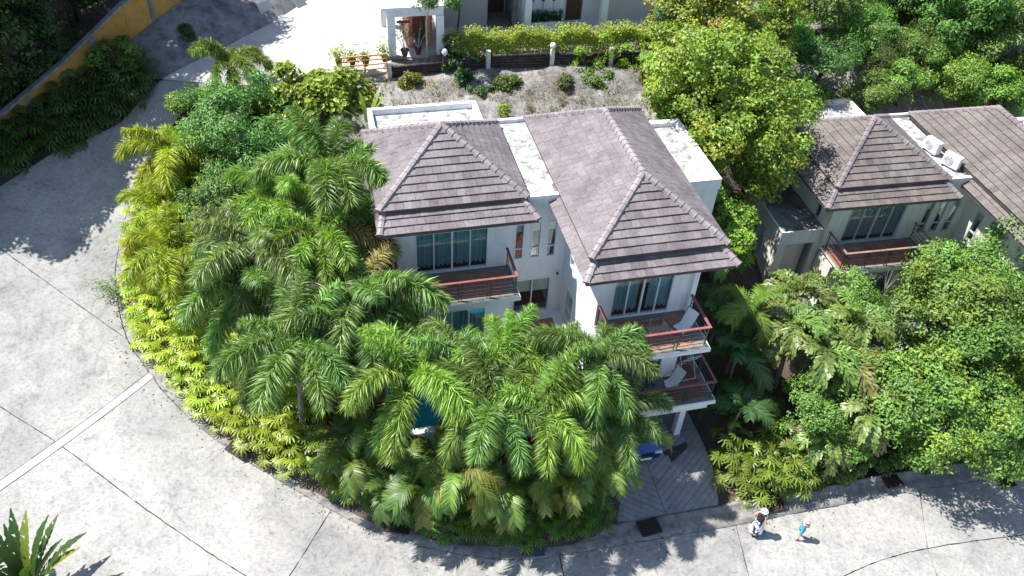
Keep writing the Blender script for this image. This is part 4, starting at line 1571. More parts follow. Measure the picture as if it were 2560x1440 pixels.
def lady_palm(loc, h, col, label, group, nl=13, spread=0.3, scale=1.0, jit=0.15):
    root = empty('lady_palm', loc, rnd.uniform(0, 6.28), label, 'shrub', group)
    o = link('stem', STEMS, root)
    o.scale = (1, 1, h)
    for i in range(nl):
        t = (i + 0.5) / nl
        az = i * 2.399 + rnd.uniform(-0.3, 0.3)
        rad = spread * rnd.uniform(0.1, 1.0)
        z = h * (0.25 + 0.75 * t) + rnd.uniform(-0.08, 0.08)
        tilt = 0.75 - 1.15 * t + rnd.uniform(-0.2, 0.2)
        s = scale * rnd.uniform(0.85, 1.2)
        mw = Matrix.Translation((rad * math.cos(az), rad * math.sin(az), z - 0.25)) @ Matrix.Rotation(az, 4, 'Z') @ Matrix.Rotation(tilt, 4, 'Y') @ Matrix.Diagonal((s, s, s, 1))
        o = link('leaf', FANS[rnd.randrange(5)], root, mw)
        setcol(o, col, jit)
    return root


def leaf_cloud(C, Nn, ln, wd, r, tl=0.7, th=1.25, droop=0.35, fold=0.25, spread=0.9, ct=None):
    """C centres, Nn preferred outward normals -> folded diamond leaves"""
    n = len(C)
    nrm = Nn + r.normal(0, spread * 0.55, (n, 3))
    nrm[:, 2] += 0.35
    nrm /= np.linalg.norm(nrm, axis=1)[:, None] + 1e-9
    d = r.normal(0, 1, (n, 3)) + Nn * 0.4
    d[:, 2] -= droop
    d -= nrm * np.sum(d * nrm, axis=1)[:, None]
    d /= np.linalg.norm(d, axis=1)[:, None] + 1e-9
    w = np.cross(nrm, d)
    sz = r.uniform(0.55, 1.3, n)[:, None]
    L = ln * sz * r.uniform(0.85, 1.15, n)[:, None]
    W = wd * sz
    a = C - d * L * 0.5
    tip = C + d * L * 0.5 - nrm * L * 0.12
    l = C - w * W * 0.5 + nrm * W * fold - d * L * 0.05
    q = C + w * W * 0.5 + nrm * W * fold - d * L * 0.05
    V = np.stack([a, l, tip, q], 1).reshape(-1, 3)
    i = np.arange(n) * 4
    F = np.stack([np.stack([i, i + 2, i + 1], 1), np.stack([i, i + 3, i + 2], 1)], 1).reshape(-1, 3)
    T = np.repeat(r.uniform(tl, th, n) if ct is None else ct * r.uniform(0.88, 1.12, n), 2)
    return V, F, T


def crown_points(c, rad, nclus, per, cr, r, shell=0.5, low=-0.55):
    """leaf clusters spread through an uneven ellipsoid"""
    out, nrm, tn = [], [], []
    ph = r.uniform(0, 6.28, 6)
    def lumpy():
        while True:
            d = r.normal(0, 1, 3)
            d /= np.linalg.norm(d)
            if d[2] < low and r.random() < 0.75:
                continue
            lump = 1 + 0.16 * math.sin(3 * math.atan2(d[1], d[0]) + ph[0]) + 0.13 * math.sin(5 * d[2] + ph[1]) + 0.12 * math.sin(7 * d[0] + ph[2]) + 0.10 * math.sin(6 * d[1] + ph[3])
            return d, lump

    R3 = np.array(rad, float)
    nb = max(3, int(nclus / 13))
    R3 = R3 * 1.1
    br_ = max(0.45 * cr / 0.5, 0.30 * float(R3.min())) * 1.05
    boughs = []
    for _ in range(nb):
        d, lump = lumpy()
        boughs.append((d, d * R3 * lump * r.uniform(0.55, 0.88), br_ * r.uniform(0.7, 1.3)))
    cs = []
    for q in range(nclus):
        if q % 5 == 4:
            d, lump = lumpy()
            cs.append((d, d * R3 * (shell + (1 - shell) * r.random() ** 0.6) * lump * 0.92))
        else:
            d0, pc, rb = boughs[q % nb]
            e = r.normal(0, 1, 3) + d0 * 0.6 + np.array([0, 0, 0.45])
            e /= np.linalg.norm(e)
            cs.append((d0 * 0.4 + e * 0.6, pc + e * rb * np.array([1, 1, 0.8]) * r.uniform(0.6, 1.0)))
    cen = []
    for d, rr_ in cs:
        p = np.array(c) + rr_
        cen.append(p)
        k = max(4, int(per * r.uniform(0.6, 1.4)))
        off = r.normal(0, 1, (k, 3))
        off /= np.linalg.norm(off, axis=1)[:, None]
        rr2 = r.random((k, 1)) ** 0.45
        pts = p + off * rr2 * cr * np.array([1, 1, 0.75])
        out.append(pts)
        nn = off * 0.6 + d * 0.5 + np.array([0, 0, 0.35])
        nrm.append(nn)
        tn.append(np.full(k, r.uniform(0.72, 1.22)))
    crown_points.tint = np.concatenate(tn)
    return np.concatenate(out), np.concatenate(nrm), cen


def tree(label, base, c, rad, col, nclus=120, per=60, cr=0.55, leaf=(0.2, 0.1), seed=1, name='broadleaf_tree', group=None, trunk_r=0.16, m=None, shell=0.5, limbs=9, low=-0.55, tl=0.7, th=1.25, cat='tree', bark=None, tcol=None, droop=0.35):
    r = np.random.default_rng(seed)
    root = empty(name, base, 0, label, cat, group)
    P, N, cen = crown_points(np.array(c) - np.array(base), rad, nclus, int(per * 1.45), cr, r, shell, low)
    leaf = (leaf[0] * 0.86, leaf[1] * 0.86)
    ct = crown_points.tint
    V, F, T = leaf_cloud(P, N, leaf[0], leaf[1], r, tl, th, droop, ct=ct)
    if tcol is not None:
        # some clusters of another leaf colour (yellowing or reddish shoots)
        uq, inv = np.unique(ct, return_inverse=True)
        k = np.repeat((r.random(len(uq)) < tcol[1])[inv], 2)
        T3 = np.stack([T, T, T], 1)
        T3[k] *= np.array(tcol[0])
        T = T3
    cr_o = link('crown', npmesh('crown', V, F, m or M_LEAF, T), root)
    cr_o.color = (col[0], col[1], col[2], 1)
    cl = Vector(c) - Vector(base)
    b = MB()
    mid = Vector((cl.x * 0.5 + r.uniform(-0.2, 0.2), cl.y * 0.5 + r.uniform(-0.2, 0.2), max(0.3, (cl.z - rad[2] * 0.5) * 0.7)))
    fork = Vector((cl.x * 0.85, cl.y * 0.85, max(0.5, cl.z - rad[2] * 0.45)))
    b.tube([(0, 0, -0.3), mid, fork], [trunk_r * 1.2, trunk_r, trunk_r * 0.75], 8)
    b.build('trunk', bark or M_BARK, root, smooth=True)
    pick = r.choice(len(cen), min(limbs, len(cen)), replace=False)
    for q in pick:
        e = Vector(cen[q])
        b = MB()
        mm = fork.lerp(e, 0.5) + Vector((r.uniform(-0.2, 0.2), r.uniform(-0.2, 0.2), 0.25))
        b.tube([fork - Vector((0, 0, 0.2)), mm, e], [trunk_r * 0.5, trunk_r * 0.32, trunk_r * 0.1], 5)
        b.build('limb', bark or M_BARK, root, smooth=True)
    return root


def bush(label, loc, rad, col, nclus=30, per=40, cr=0.28, leaf=(0.14, 0.07), seed=1, group=None, name='shrub', m=None, tcol=None, tl=0.7, th=1.25):
    r = np.random.default_rng(seed)
    root = empty(name, loc, 0, label, 'shrub', group)
    P, N, cen = crown_points((0, 0, rad[2] * 0.85), rad, int(nclus * 2.2), per, cr, r, 0.45, -0.9)
    V, F, T = leaf_cloud(P, N, leaf[0], leaf[1], r, tl, th, ct=crown_points.tint)
    if tcol is not None:
        k = np.repeat((r.random(len(P)) < tcol[1]), 2)
        T3 = np.stack([T, T, T], 1)
        T3[k] *= np.array(tcol[0])
        T = T3
    o = link('foliage', npmesh('foliage', V, F, m or M_LEAF, T), root)
    o.color = (col[0], col[1], col[2], 1)
    b = MB()
    for q in range(5):
        e = Vector(cen[q % len(cen)])
        b.tube([(0.05 * q - 0.1, 0, -0.2), e * 0.5 + Vector((0, 0, 0.1)), e], [0.03, 0.02, 0.008], 4)
    b.build('stem', M_BARK, root)
    return root

# ================================================================== planting round the white villa
FOX = (0.16, 0.26, 0.065)
FOXB = (0.20, 0.325, 0.055)
FOXD = (0.135, 0.225, 0.065)
FOXP = (0.21, 0.28, 0.10)
FOXY = (0.28, 0.34, 0.035)
OLD = (0.23, 0.25, 0.06)
OLDB = (0.20, 0.13, 0.06)
palms = [
    # crown x, y, z, base z, fronds, scale, colour, label
    ((0.5, 29.9, 9.8), 4.0, 14, 1.12, FOX, 'tall foxtail palm reaching over the left eave of the white villa'),
    ((-1.5, 29.7, 8.7), 4.0, 12, 1.1, FOXB, 'bright foxtail palm behind the tallest one, left of the roof'),
    ((-2.9, 27.6, 7.7), 3.5, 13, 1.1, FOXP, 'pale green foxtail palm in the middle of the left palm clump'),
    ((-0.3, 27.3, 8.5), 3.4, 14, 1.08, FOXB, 'bright green foxtail palm beside the left wing under the skirt roof'),
    ((0.9, 24.7, 7.2), 3.0, 13, 1.12, FOX, 'dark foxtail palm left of the upper terracotta balcony'),
    ((1.45, 28.7, 8.0), 3.38, 12, 0.98, FOXD, 'foxtail palm pressed against the left end of the upper balcony'),
    ((-3.4, 26.8, 6.7), 2.8, 13, 1.02, FOX, 'foxtail palm behind the yellow lady palms of the left bed'),
    ((-1.6, 22.8, 6.9), 2.2, 14, 1.08, FOX, 'foxtail palm with a bare leaning trunk near the left kerb'),
    ((0.7, 23.1, 6.6), 2.5, 13, 1.02, FOXD, 'foxtail palm with a thick dark trunk left of the pool'),
    ((2.3, 20.4, 7.3), 1.0, 12, 0.95, FOXB, 'foxtail palm with a straight trunk before the pool wall'),
    ((4.2, 20.9, 7.0), 1.2, 11, 0.86, FOX, 'foxtail palm before the pool, right of the straight trunked one'),
    ((5.95, 20.45, 7.3), 1.0, 12, 0.88, FOXB, 'foxtail palm with an upright spear before the link wall'),
    ((7.2, 20.3, 7.0), 0.9, 12, 0.9, FOXP, 'foxtail palm left of the right wing corner'),
    ((9.0, 19.4, 7.9), 0.7, 13, 0.88, FOX, 'foxtail palm in front of the right balconies'),
    ((6.8, 18.5, 6.7), 0.6, 10, 1.0, FOXB, 'drooping foxtail palm in the front bed, its fronds hanging to the hedge'),
    ((5.1, 18.8, 6.6), 0.7, 11, 0.92, FOX, 'foxtail palm in the front bed before the pool'),
    ((9.7, 18.4, 5.8), 0.5, 10, 0.72, FOXD, 'shorter foxtail palm beside the driveway'),
    ((8.2, 18.8, 5.6), 0.6, 10, 0.85, FOX, 'foxtail palm of the front bed nearest the driveway but one'),
]
for c, zb, nf, sc, col, lab in palms:
    palm(lab, c, zb, nf + (3 if c[1] > 22 else 0), sc * 1.2 * rnd.uniform(0.9, 1.1), col, lean=(rnd.uniform(-0.5, 0.5), rnd.uniform(-0.4, 0.4)), old=(0.30, 0.25, 0.09), oldp=0.05, group='foxtail palms round the white villa')
palm('yellow foxtail palm with curled fronds standing over the road bend', (-6.6, 35.9, 7.6), 5.4, 12, 1.05, (0.30, 0.36, 0.04), trunk_r=0.09, cls_seq=[1, 2, 1, 2, 2, 1, 0, 2, 3, 1], group='foxtail palms round the white villa')
palm('yellow green foxtail palm at the left edge of the bed', (-6.4, 29.3, 6.8), 3.4, 13, 1.0, FOXY, group='foxtail palms round the white villa')
palm('foxtail palm whose top shows behind the dark green tree', (-3.7, 40.0, 9.8), 7.2, 9, 0.9, (0.15, 0.21, 0.04), group='foxtail palms round the white villa')
palm('short yellow foxtail palm near the sparse roadside sapling', (-7.3, 33.0, 6.3), 4.2, 11, 0.9, (0.31, 0.37, 0.035), group='foxtail palms round the white villa')

ARE = (0.135, 0.215, 0.045)
arecas = [((0.8, 21.2, 3.6), 2.0, 10, 1.0, ARE, 'areca palm with yellowing fronds left of the pool'), ((3.1, 19.6, 3.2), 0.8, 9, 0.95, ARE, 'areca palm in front of the pool wall'),
          ((-0.6, 20.9, 3.2), 1.6, 9, 0.95, (0.085, 0.16, 0.035), 'dark areca palm near the iron drain at the bend'), ((0.9, 18.9, 2.6), 0.7, 10, 0.95, (0.085, 0.155, 0.035), 'areca palm hanging over the kerb drain'),
          ((4.3, 18.4, 2.9), 0.6, 9, 0.95, ARE, 'areca palm between the hedge and the front palms'), ((8.9, 18.2, 3.0), 0.5, 10, 0.95, ARE, 'areca palm with brown hanging fronds left of the driveway'),
          ((10.9, 18.9, 3.4), 0.5, 10, 1.0, (0.085, 0.16, 0.04), 'areca palm half hiding the parked car'), ((5.2, 21.0, 4.6), 1.0, 7, 0.9, (0.14, 0.24, 0.03), 'young areca palm with upright bright fronds by the pool'),
          ((9.2, 20.2, 4.8), 0.7, 8, 0.9, ARE, 'areca palm at the foot of the right wing'), ((6.7, 18.0, 2.3), 0.5, 8, 0.9, (0.075, 0.14, 0.035), 'dark areca palm behind the middle of the front hedge'),
          ((2.2, 22.9, 5.0), 3.38, 8, 0.8, ARE, 'areca palm on the pool terrace left side'),
          ((-0.2, 19.9, 3.4), 1.0, 10, 1.0, ARE, 'areca palm leaning over the kerb left of the hidden drain'), ((2.3, 18.3, 3.3), 0.7, 10, 1.0, (0.10, 0.18, 0.04), 'areca palm leaning over the kerb right of the hidden drain'),
          ((5.6, 17.9, 3.1), 0.6, 9, 1.0, ARE, 'areca palm leaning over the hedge above the steel plates'), ((7.8, 17.7, 3.0), 0.5, 9, 0.95, ARE, 'areca palm over the right part of the front hedge'),
          ((3.6, 18.0, 4.3), 0.7, 9, 1.0, (0.15, 0.22, 0.04), 'tall areca palm over the front hedge middle'), ((9.4, 17.8, 3.6), 0.5, 9, 0.95, ARE, 'areca palm at the right end of the front hedge'), ((1.9, 19.4, 3.4), 0.9, 9, 0.9, ARE, 'areca palm between the dark ones of the front bed')]
for c, zb, nf, sc, col, lab in arecas:
    palm(lab, c, zb, nf, sc, col, 'pin', (rnd.uniform(-0.3, 0.3), rnd.uniform(-0.2, 0.2)), 0.07, 'areca palms in the front bed', 'areca_palm', cls_seq=[1, 0, 1, 2, 1, 2, 0, 3, 2, 1], old=OLD)

# lady palm hedges
YEL = (0.35, 0.43, 0.045)


def along_kerb(p0, p1, off, step):
    i0, i1 = near_idx(GC, p0), near_idx(GC, p1)
    acc = 0.0
    out = []
    for i in range(i0, i1):
        a, b = Vector(GC[i]), Vector(GC[i + 1])
        L = (b - a).length
        while acc < L:
            p = a + (b - a) * (acc / L)
            n = GN[i]
            out.append((p.x + n.x * off, p.y + n.y * off))
            acc += step
        acc -= L
    return out


for off, st, hh in ((1.0, 0.45, 0.75), (1.75, 0.55, 1.25), (2.5, 0.62, 1.6), (3.3, 0.9, 1.9)):
    for x, y in along_kerb((-3.0, 21.1), (-7.7, 38.4), off, st):
        x += rnd.uniform(-0.15, 0.15)
        y += rnd.uniform(-0.15, 0.15)
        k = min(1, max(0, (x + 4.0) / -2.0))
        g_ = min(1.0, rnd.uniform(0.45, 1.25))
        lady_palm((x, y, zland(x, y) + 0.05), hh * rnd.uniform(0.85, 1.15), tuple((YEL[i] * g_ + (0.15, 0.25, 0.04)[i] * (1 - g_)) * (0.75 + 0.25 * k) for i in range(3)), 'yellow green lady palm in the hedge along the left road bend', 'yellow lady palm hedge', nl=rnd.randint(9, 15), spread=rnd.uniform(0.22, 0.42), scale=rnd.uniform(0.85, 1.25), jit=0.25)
for off, st, hh in ((1.1, 0.45, 0.75), (1.7, 0.55, 1.0)):
    for x, y in along_kerb((9.5, 16.2), (-2.9, 21.0), off, st):
        if x > 9.3:
            continue
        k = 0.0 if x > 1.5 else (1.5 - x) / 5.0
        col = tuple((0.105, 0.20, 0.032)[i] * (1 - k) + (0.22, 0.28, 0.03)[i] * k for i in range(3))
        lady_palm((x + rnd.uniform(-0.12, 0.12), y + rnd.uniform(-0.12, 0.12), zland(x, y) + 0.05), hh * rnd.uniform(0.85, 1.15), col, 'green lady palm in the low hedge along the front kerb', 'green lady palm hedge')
for i in range(20):
    x, y = rnd.uniform(15.7, 18.6), rnd.uniform(17.3, 19.6)
    lady_palm((x, y, zland(x, y) + 0.05), rnd.uniform(1.0, 1.7), (0.15, 0.21, 0.03), 'lady palm in the clump between the two driveways near the people', 'lady palms at the right kerb', 12, 0.4, 1.3)
# dark lady palms under the yellow wall
for i in range(62):
    t = rnd.random()
    s_ = rnd.uniform(0, 1)
    x = -16.5 + 8.2 * t - 0.5 * s_
    y = 38.4 + 3.5 * t + 1.7 * s_
    lady_palm((x, y, zland(x, y) + 0.1), rnd.uniform(0.9, 1.4), (0.075, 0.135, 0.03), 'dark green lady palm in the bed under the yellow boundary wall', 'lady palms under the yellow wall', 12, 0.4, 1.55)

# broadleaved trees round the house
tree('dark green tree with small leaves between the road bend and the left wing', (-3.6, 35.6, 6.0), (-3.5, 36.2, 8.3), (2.6, 2.7, 2.6), (0.11, 0.225, 0.05), 320, 52, 0.46, (0.20, 0.075), 3, limbs=8)
tree('light green big leaved tree beside the ochre railing', (-0.2, 39.0, 7.9), (0.2, 38.6, 8.4), (2.8, 1.7, 1.2), (0.25, 0.36, 0.04), 260, 26, 0.5, (0.30, 0.26), 4, limbs=6)
tree('small bright green shrub tree at the edge of the upper road', (-6.0, 39.3, 6.9), (-5.8, 39.4, 8.0), (1.3, 1.2, 0.9), (0.16, 0.27, 0.035), 45, 50, 0.38, (0.20, 0.08), 5, trunk_r=0.07, limbs=5)
tree('low dark green tree behind the yellow foxtail palm', (-4.6, 32.6, 4.5), (-4.5, 32.8, 6.4), (1.8, 2.0, 1.9), (0.11, 0.225, 0.05), 150, 52, 0.43, (0.20, 0.075), 6, trunk_r=0.08, limbs=5)
YG = (0.20, 0.30, 0.04)
tree('large yellow green tree between the two villas', (20.0, 32.6, 3.6), (19.7, 33.5, 8.8), (3.55, 4.3, 4.3), YG, 680, 50, 0.55, (0.22, 0.14), 7, trunk_r=0.24, limbs=14, tcol=((1.35, 1.02, 0.9), 0.22))
tree('yellow green tree rising behind the large one towards the upper villa', (21.6, 38.6, 8.0), (21.7, 38.6, 11.2), (3.7, 2.9, 3.7), (0.22, 0.29, 0.04), 440, 50, 0.55, (0.22, 0.14), 8, trunk_r=0.2, limbs=9, tcol=((1.4, 0.92, 0.8), 0.3))
tree('lower yellow green tree right of the white villa block', (18.7, 28.4, 2.4), (18.7, 29.2, 5.2), (1.2, 2.2, 2.4), YG, 130, 50, 0.5, (0.22, 0.14), 17, trunk_r=0.12, limbs=7)
RT = (0.135, 0.255, 0.045)
RTC = ((1.5, 1.2, 0.9), 0.2)
tree('large glossy tree in front of the beige villa, upper crown', (31.6, 23.2, -1.2), (31.8, 23.4, 4.6), (3.7, 3.0, 2.9), RT, 480, 55, 0.58, (0.21, 0.105), 9, trunk_r=0.25, m=M_GLOSSLEAF, limbs=12, tcol=RTC)
tree('glossy tree hanging over the right road, before the beige villa', (25.4, 19.4, -0.6), (25.2, 18.5, 3.0), (3.6, 2.6, 2.8), RT, 480, 55, 0.56, (0.21, 0.105), 10, trunk_r=0.22, m=M_GLOSSLEAF, limbs=10, tcol=RTC)
tree('glossy tree at the right edge of the picture over the kerb', (30.0, 19.2, -1.2), (29.8, 18.3, 2.6), (3.3, 2.3, 2.6), RT, 380, 55, 0.56, (0.21, 0.105), 11, trunk_r=0.2, m=M_GLOSSLEAF, limbs=10, tcol=RTC)
tree('glossy tree between the beige villa pool and its balcony', (27.6, 22.0, -0.6), (27.4, 21.6, 4.2), (3.2, 2.2, 2.3), RT, 300, 55, 0.54, (0.21, 0.105), 18, trunk_r=0.16, m=M_GLOSSLEAF, limbs=8, tcol=RTC)
tree('green tree against the balcony of the beige villa', (23.6, 23.8, 0.8), (23.5, 24.0, 4.2), (1.8, 1.4, 1.7), (0.13, 0.23, 0.035), 100, 52, 0.42, (0.18, 0.085), 12, trunk_r=0.1, m=M_GLOSSLEAF, limbs=6)
tree('vine covered tree between the two driveways', (18.9, 19.6, 0.1), (19.4, 19.3, 2.3), (2.0, 1.7, 1.8), (0.12, 0.21, 0.035), 150, 60, 0.40, (0.14, 0.09), 13, trunk_r=0.14, m=M_GLOSSLEAF, limbs=7)
for i, (x, y, rx, ry, rz) in enumerate(((19.3, 17.7, 0.9, 0.5, 0.6), (20.6, 17.7, 0.9, 0.55, 0.7), (22.0, 17.8, 0.9, 0.5, 0.65), (23.6, 17.8, 1.0, 0.5, 0.7), (25.3, 17.7, 1.0, 0.5, 0.7), (27.0, 17.7, 1.0, 0.5, 0.7), (28.8, 17.8, 1.0, 0.5, 0.6), (22.6, 20.2, 1.3, 1.0, 1.1), (17.2, 21.6, 0.9, 0.8, 0.8))):
    bush(['leafy undergrowth behind the right kerb, leftmost', 'leafy undergrowth behind the right kerb, second from the left', 'leafy undergrowth behind the right kerb, third from the left', 'leafy undergrowth behind the right kerb beside the shaded drain', 'leafy undergrowth behind the right kerb, under the hanging glossy tree', 'leafy undergrowth behind the right kerb, third from the right', 'leafy undergrowth behind the right kerb, rightmost', 'leafy bush inside the bed under the fishtail palms', 'leafy bush in the shade beside the lower terrace'][i],
         (x, y, zland(x, y) + 0.05), (rx, ry, rz), (0.11, 0.19, 0.035), 34, 40, 0.28, (0.17, 0.08), 400 + i, group='undergrowth behind the right kerb', m=M_GLOSSLEAF)
# fishtail palms, heavy heads of ragged leaflets
fish = [((19.6, 22.6, 4.6), 0.5, 10, 1.15, 'fishtail palm left of the glossy tree, its fronds hanging in curtains'), ((21.4, 20.8, 4.0), 0.0, 10, 1.15, 'fishtail palm with olive fronds before the beige villa'),
        ((21.6, 18.6, 3.0), -0.3, 9, 1.0, 'low fishtail palm over the right kerb'), ((20.9, 24.6, 4.6), 0.8, 9, 1.0, 'fishtail palm beside the annex of the beige villa'), ((19.6, 18.2, 1.9), 0.0, 8, 0.8, 'small fishtail palm above the walking woman'), ((22.6, 22.4, 4.6), 0.0, 10, 1.1, 'fishtail palm between the green balcony tree and the glossy tree'), ((20.2, 21.0, 4.4), 0.2, 10, 1.1, 'fishtail palm in the middle of the right bed')]
for c, zb, nf, sc, lab in fish:
    palm(lab, c, zb, nf + 3, sc, (0.16, 0.24, 0.055), 'fish', (rnd.uniform(-0.3, 0.3), rnd.uniform(-0.2, 0.2)), 0.1, 'fishtail palms before the beige villa', 'fishtail_palm', cls_seq=[1, 2, 1, 2, 3, 2, 1, 0, 3, 2], old=(0.20, 0.23, 0.07))
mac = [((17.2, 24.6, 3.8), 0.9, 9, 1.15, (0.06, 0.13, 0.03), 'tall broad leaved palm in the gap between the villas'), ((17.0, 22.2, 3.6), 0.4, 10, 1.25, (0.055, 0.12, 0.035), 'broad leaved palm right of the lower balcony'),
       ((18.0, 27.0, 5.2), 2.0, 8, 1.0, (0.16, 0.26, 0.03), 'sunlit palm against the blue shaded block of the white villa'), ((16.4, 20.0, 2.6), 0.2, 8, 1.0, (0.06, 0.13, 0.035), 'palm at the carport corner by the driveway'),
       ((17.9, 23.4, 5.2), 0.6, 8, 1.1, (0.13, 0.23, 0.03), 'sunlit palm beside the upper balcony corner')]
for c, zb, nf, sc, col, lab in mac:
    palm(lab, c, zb, nf, sc, col, 'pin', (rnd.uniform(-0.3, 0.3), rnd.uniform(-0.2, 0.2)), 0.07, 'palms in the gap between the villas', 'broad_leaved_palm', cls_seq=[1, 0, 1, 2, 1, 2, 0, 2])

# hillside growth at the upper right
up_r = [
    ((25.8, 39.2, 8.2), (25.9, 39.2, 10.0), (2.0, 1.4, 1.7), (0.10, 0.19, 0.03), (0.20, 0.09), 'green tree on the bank behind the beige villa'),
    ((30.0, 41.5, 8.5), (30.2, 41.5, 10.8), (2.5, 1.8, 2.0), (0.10, 0.17, 0.035), (0.24, 0.08), 'tree with clustered narrow leaves before the grey upper house'),
    ((34.5, 43.0, 9.0), (34.5, 43.0, 11.4), (2.6, 2.2, 2.4), (0.085, 0.17, 0.035), (0.26, 0.10), 'tall leafy tree at the top right of the hillside'),
    ((38.0, 40.0, 8.4), (38.0, 39.6, 10.4), (2.8, 2.2, 2.4), (0.085, 0.18, 0.03), (0.26, 0.10), 'leafy tree at the right edge above the far roof'),
    ((28.5, 38.2, 7.2), (28.4, 38.0, 8.7), (2.0, 1.3, 1.4), (0.06, 0.13, 0.03), (0.18, 0.09), 'dark shrubby tree on the shaded bank'),
    ((33.2, 39.0, 7.6), (33.0, 38.6, 8.9), (2.2, 1.4, 1.5), (0.13, 0.18, 0.05), (0.20, 0.02), 'feathery light green thicket on the bank'),
    ((36.5, 37.6, 6.8), (36.3, 37.2, 8.0), (2.3, 1.4, 1.4), (0.14, 0.22, 0.035), (0.20, 0.08), 'bright green shrubby tree just above the far right roof'),
    ((42.0, 42.0, 9.0), (42.0, 42.0, 11.5), (3.2, 2.5, 2.8), (0.08, 0.16, 0.03), (0.26, 0.10), 'dark leafy tree in the far top right corner'),
    ((24.0, 36.6, 6.6), (23.8, 36.4, 8.0), (1.7, 1.1, 1.3), (0.12, 0.20, 0.03), (0.18, 0.08), 'green shrubby tree beside the rear flat roof of the beige villa'),
    ((26.8, 43.0, 8.7), (26.8, 43.0, 10.4), (1.9, 1.6, 1.6), (0.10, 0.19, 0.03), (0.22, 0.10), 'leafy tree right of the upper villa end'),
    ((31.0, 37.0, 6.4), (31.0, 36.8, 7.4), (1.8, 1.1, 1.2), (0.12, 0.19, 0.04), (0.20, 0.06), 'light shrubby growth just behind the far right roof'),
    ((40.5, 38.2, 7.2), (40.5, 38.0, 9.0), (2.4, 1.8, 1.9), (0.10, 0.19, 0.03), (0.24, 0.09), 'leafy growth at the right border above the roof ridge'),
    ((36.0, 40.6, 8.3), (36.0, 40.4, 9.8), (2.2, 1.6, 1.7), (0.075, 0.15, 0.03), (0.24, 0.09), 'shaded leafy tree in the hollow of the hillside'),
    ((31.8, 40.0, 8.0), (31.6, 39.8, 9.4), (1.9, 1.3, 1.5), (0.09, 0.17, 0.03), (0.20, 0.08), 'leafy tree below the grey upper house'),
    ((33.6, 37.2, 6.4), (33.6, 37.0, 7.6), (1.7, 1.1, 1.3), (0.12, 0.20, 0.035), (0.20, 0.08), 'leafy shrub tree in the bare gap of the right bank'),
    ((35.2, 39.0, 7.6), (35.0, 38.8, 8.8), (1.6, 1.1, 1.3), (0.10, 0.18, 0.03), (0.20, 0.08), 'shrub tree higher in the gap of the right bank'),
    ((42.0, 36.6, 6.0), (42.0, 36.4, 7.6), (2.2, 1.5, 1.7), (0.12, 0.20, 0.035), (0.22, 0.09), 'leafy tree at the border right of the far ridge'),
    ((39.0, 36.2, 5.8), (39.0, 36.0, 7.1), (1.9, 1.2, 1.4), (0.13, 0.21, 0.035), (0.22, 0.09), 'leafy tree right above the far roof ridge end'),
    ((26.6, 37.0, 6.4), (26.6, 36.8, 7.6), (1.5, 1.0, 1.2), (0.11, 0.19, 0.035), (0.18, 0.08), 'small leafy tree behind the rear parapet of the beige villa'),
    ((38.5, 46.5, 9.2), (38.5, 46.5, 12.5), (3.0, 2.6, 2.8), (0.075, 0.16, 0.03), (0.26, 0.10), 'leafy tree beyond the grey upper house')]
for i, (b_, c_, r_, col, lf, lab) in enumerate(up_r):
    tree(lab, b_, c_, r_, tuple(q * 1.4 for q in col), int(52 * r_[0] * r_[2]), 52, 0.5, lf, 40 + i, trunk_r=0.1, limbs=6, group='trees on the hillside behind the villas')
# dark wood beyond the yellow wall and the tall trees that shade the road
TL = [((-14.2, 44.2, 7.0), (-14.2, 44.4, 9.6), (2.4, 2.2, 2.3), 'dark tree leaning over the yellow wall'), ((-16.6, 42.2, 6.2), (-16.6, 42.4, 9.0), (2.2, 2.2, 2.3), 'dark tree at the left edge behind the yellow wall'),
      ((-12.4, 48.2, 8.6), (-12.4, 48.4, 11.2), (2.5, 2.2, 2.4), 'dark tree at the top left beyond the wall'), ((-18.5, 47.0, 7.5), (-18.5, 47.0, 11.0), (3.4, 3.0, 3.4), 'tall dark tree in the top left corner'),
      ((-14.5, 52.0, 9.0), (-14.5, 52.0, 12.5), (3.4, 3.0, 3.2), 'dark tree higher up the wooded slope'), ((-10.2, 52.5, 9.6), (-10.2, 52.5, 12.5), (2.4, 2.4, 2.4), 'tree at the top behind the wall corner')]
for i, (b_, c_, r_, lab) in enumerate(TL):
    tree(lab, b_, c_, r_, (0.05, 0.10, 0.025), int(30 * r_[0] * r_[2]), 55, 0.55, (0.22, 0.10), 70 + i, trunk_r=0.16, limbs=6, group='wood beyond the yellow wall')
SH = [((-19.2, 38.0, 5.2), (-17.4, 41.0, 13.0), (4.6, 4.0, 3.4), 'tall tree left of the road, its shade falling on the bend'), ((-20.5, 33.5, 4.6), (-18.6, 38.2, 11.6), (4.2, 2.8, 2.6), 'tree left of the road beyond the picture, nearer one'),
      ((-17.5, 44.5, 6.6), (-16.0, 44.4, 15.6), (4.8, 4.2, 3.4), 'tallest tree over the wooded slope at the left'), ((-12.5, 49.0, 8.6), (-10.9, 48.2, 17.4), (4.0, 3.2, 2.8), 'tall tree over the yellow wall beyond the top of the picture')]
for i, (b_, c_, r_, lab) in enumerate(SH):
    tree(lab, b_, c_, r_, (0.06, 0.12, 0.03), 430, 46, 0.85, (0.36, 0.22), 90 + i, trunk_r=0.3, limbs=8, group='tall trees that shade the bend')

# ================================================================== upper villa and its yard
UO = Vector((14.0, 44.5, 8.8))
uv = empty('upper_villa', UO, 0, 'grey and white villa with columns and brown doors above the hedge', 'house')


def ub(name, m, *boxes, parent=None):
    o = None
    for bx in boxes:
        o = MB().box(*bx).build(name, m, parent or uv, UO)
    return o


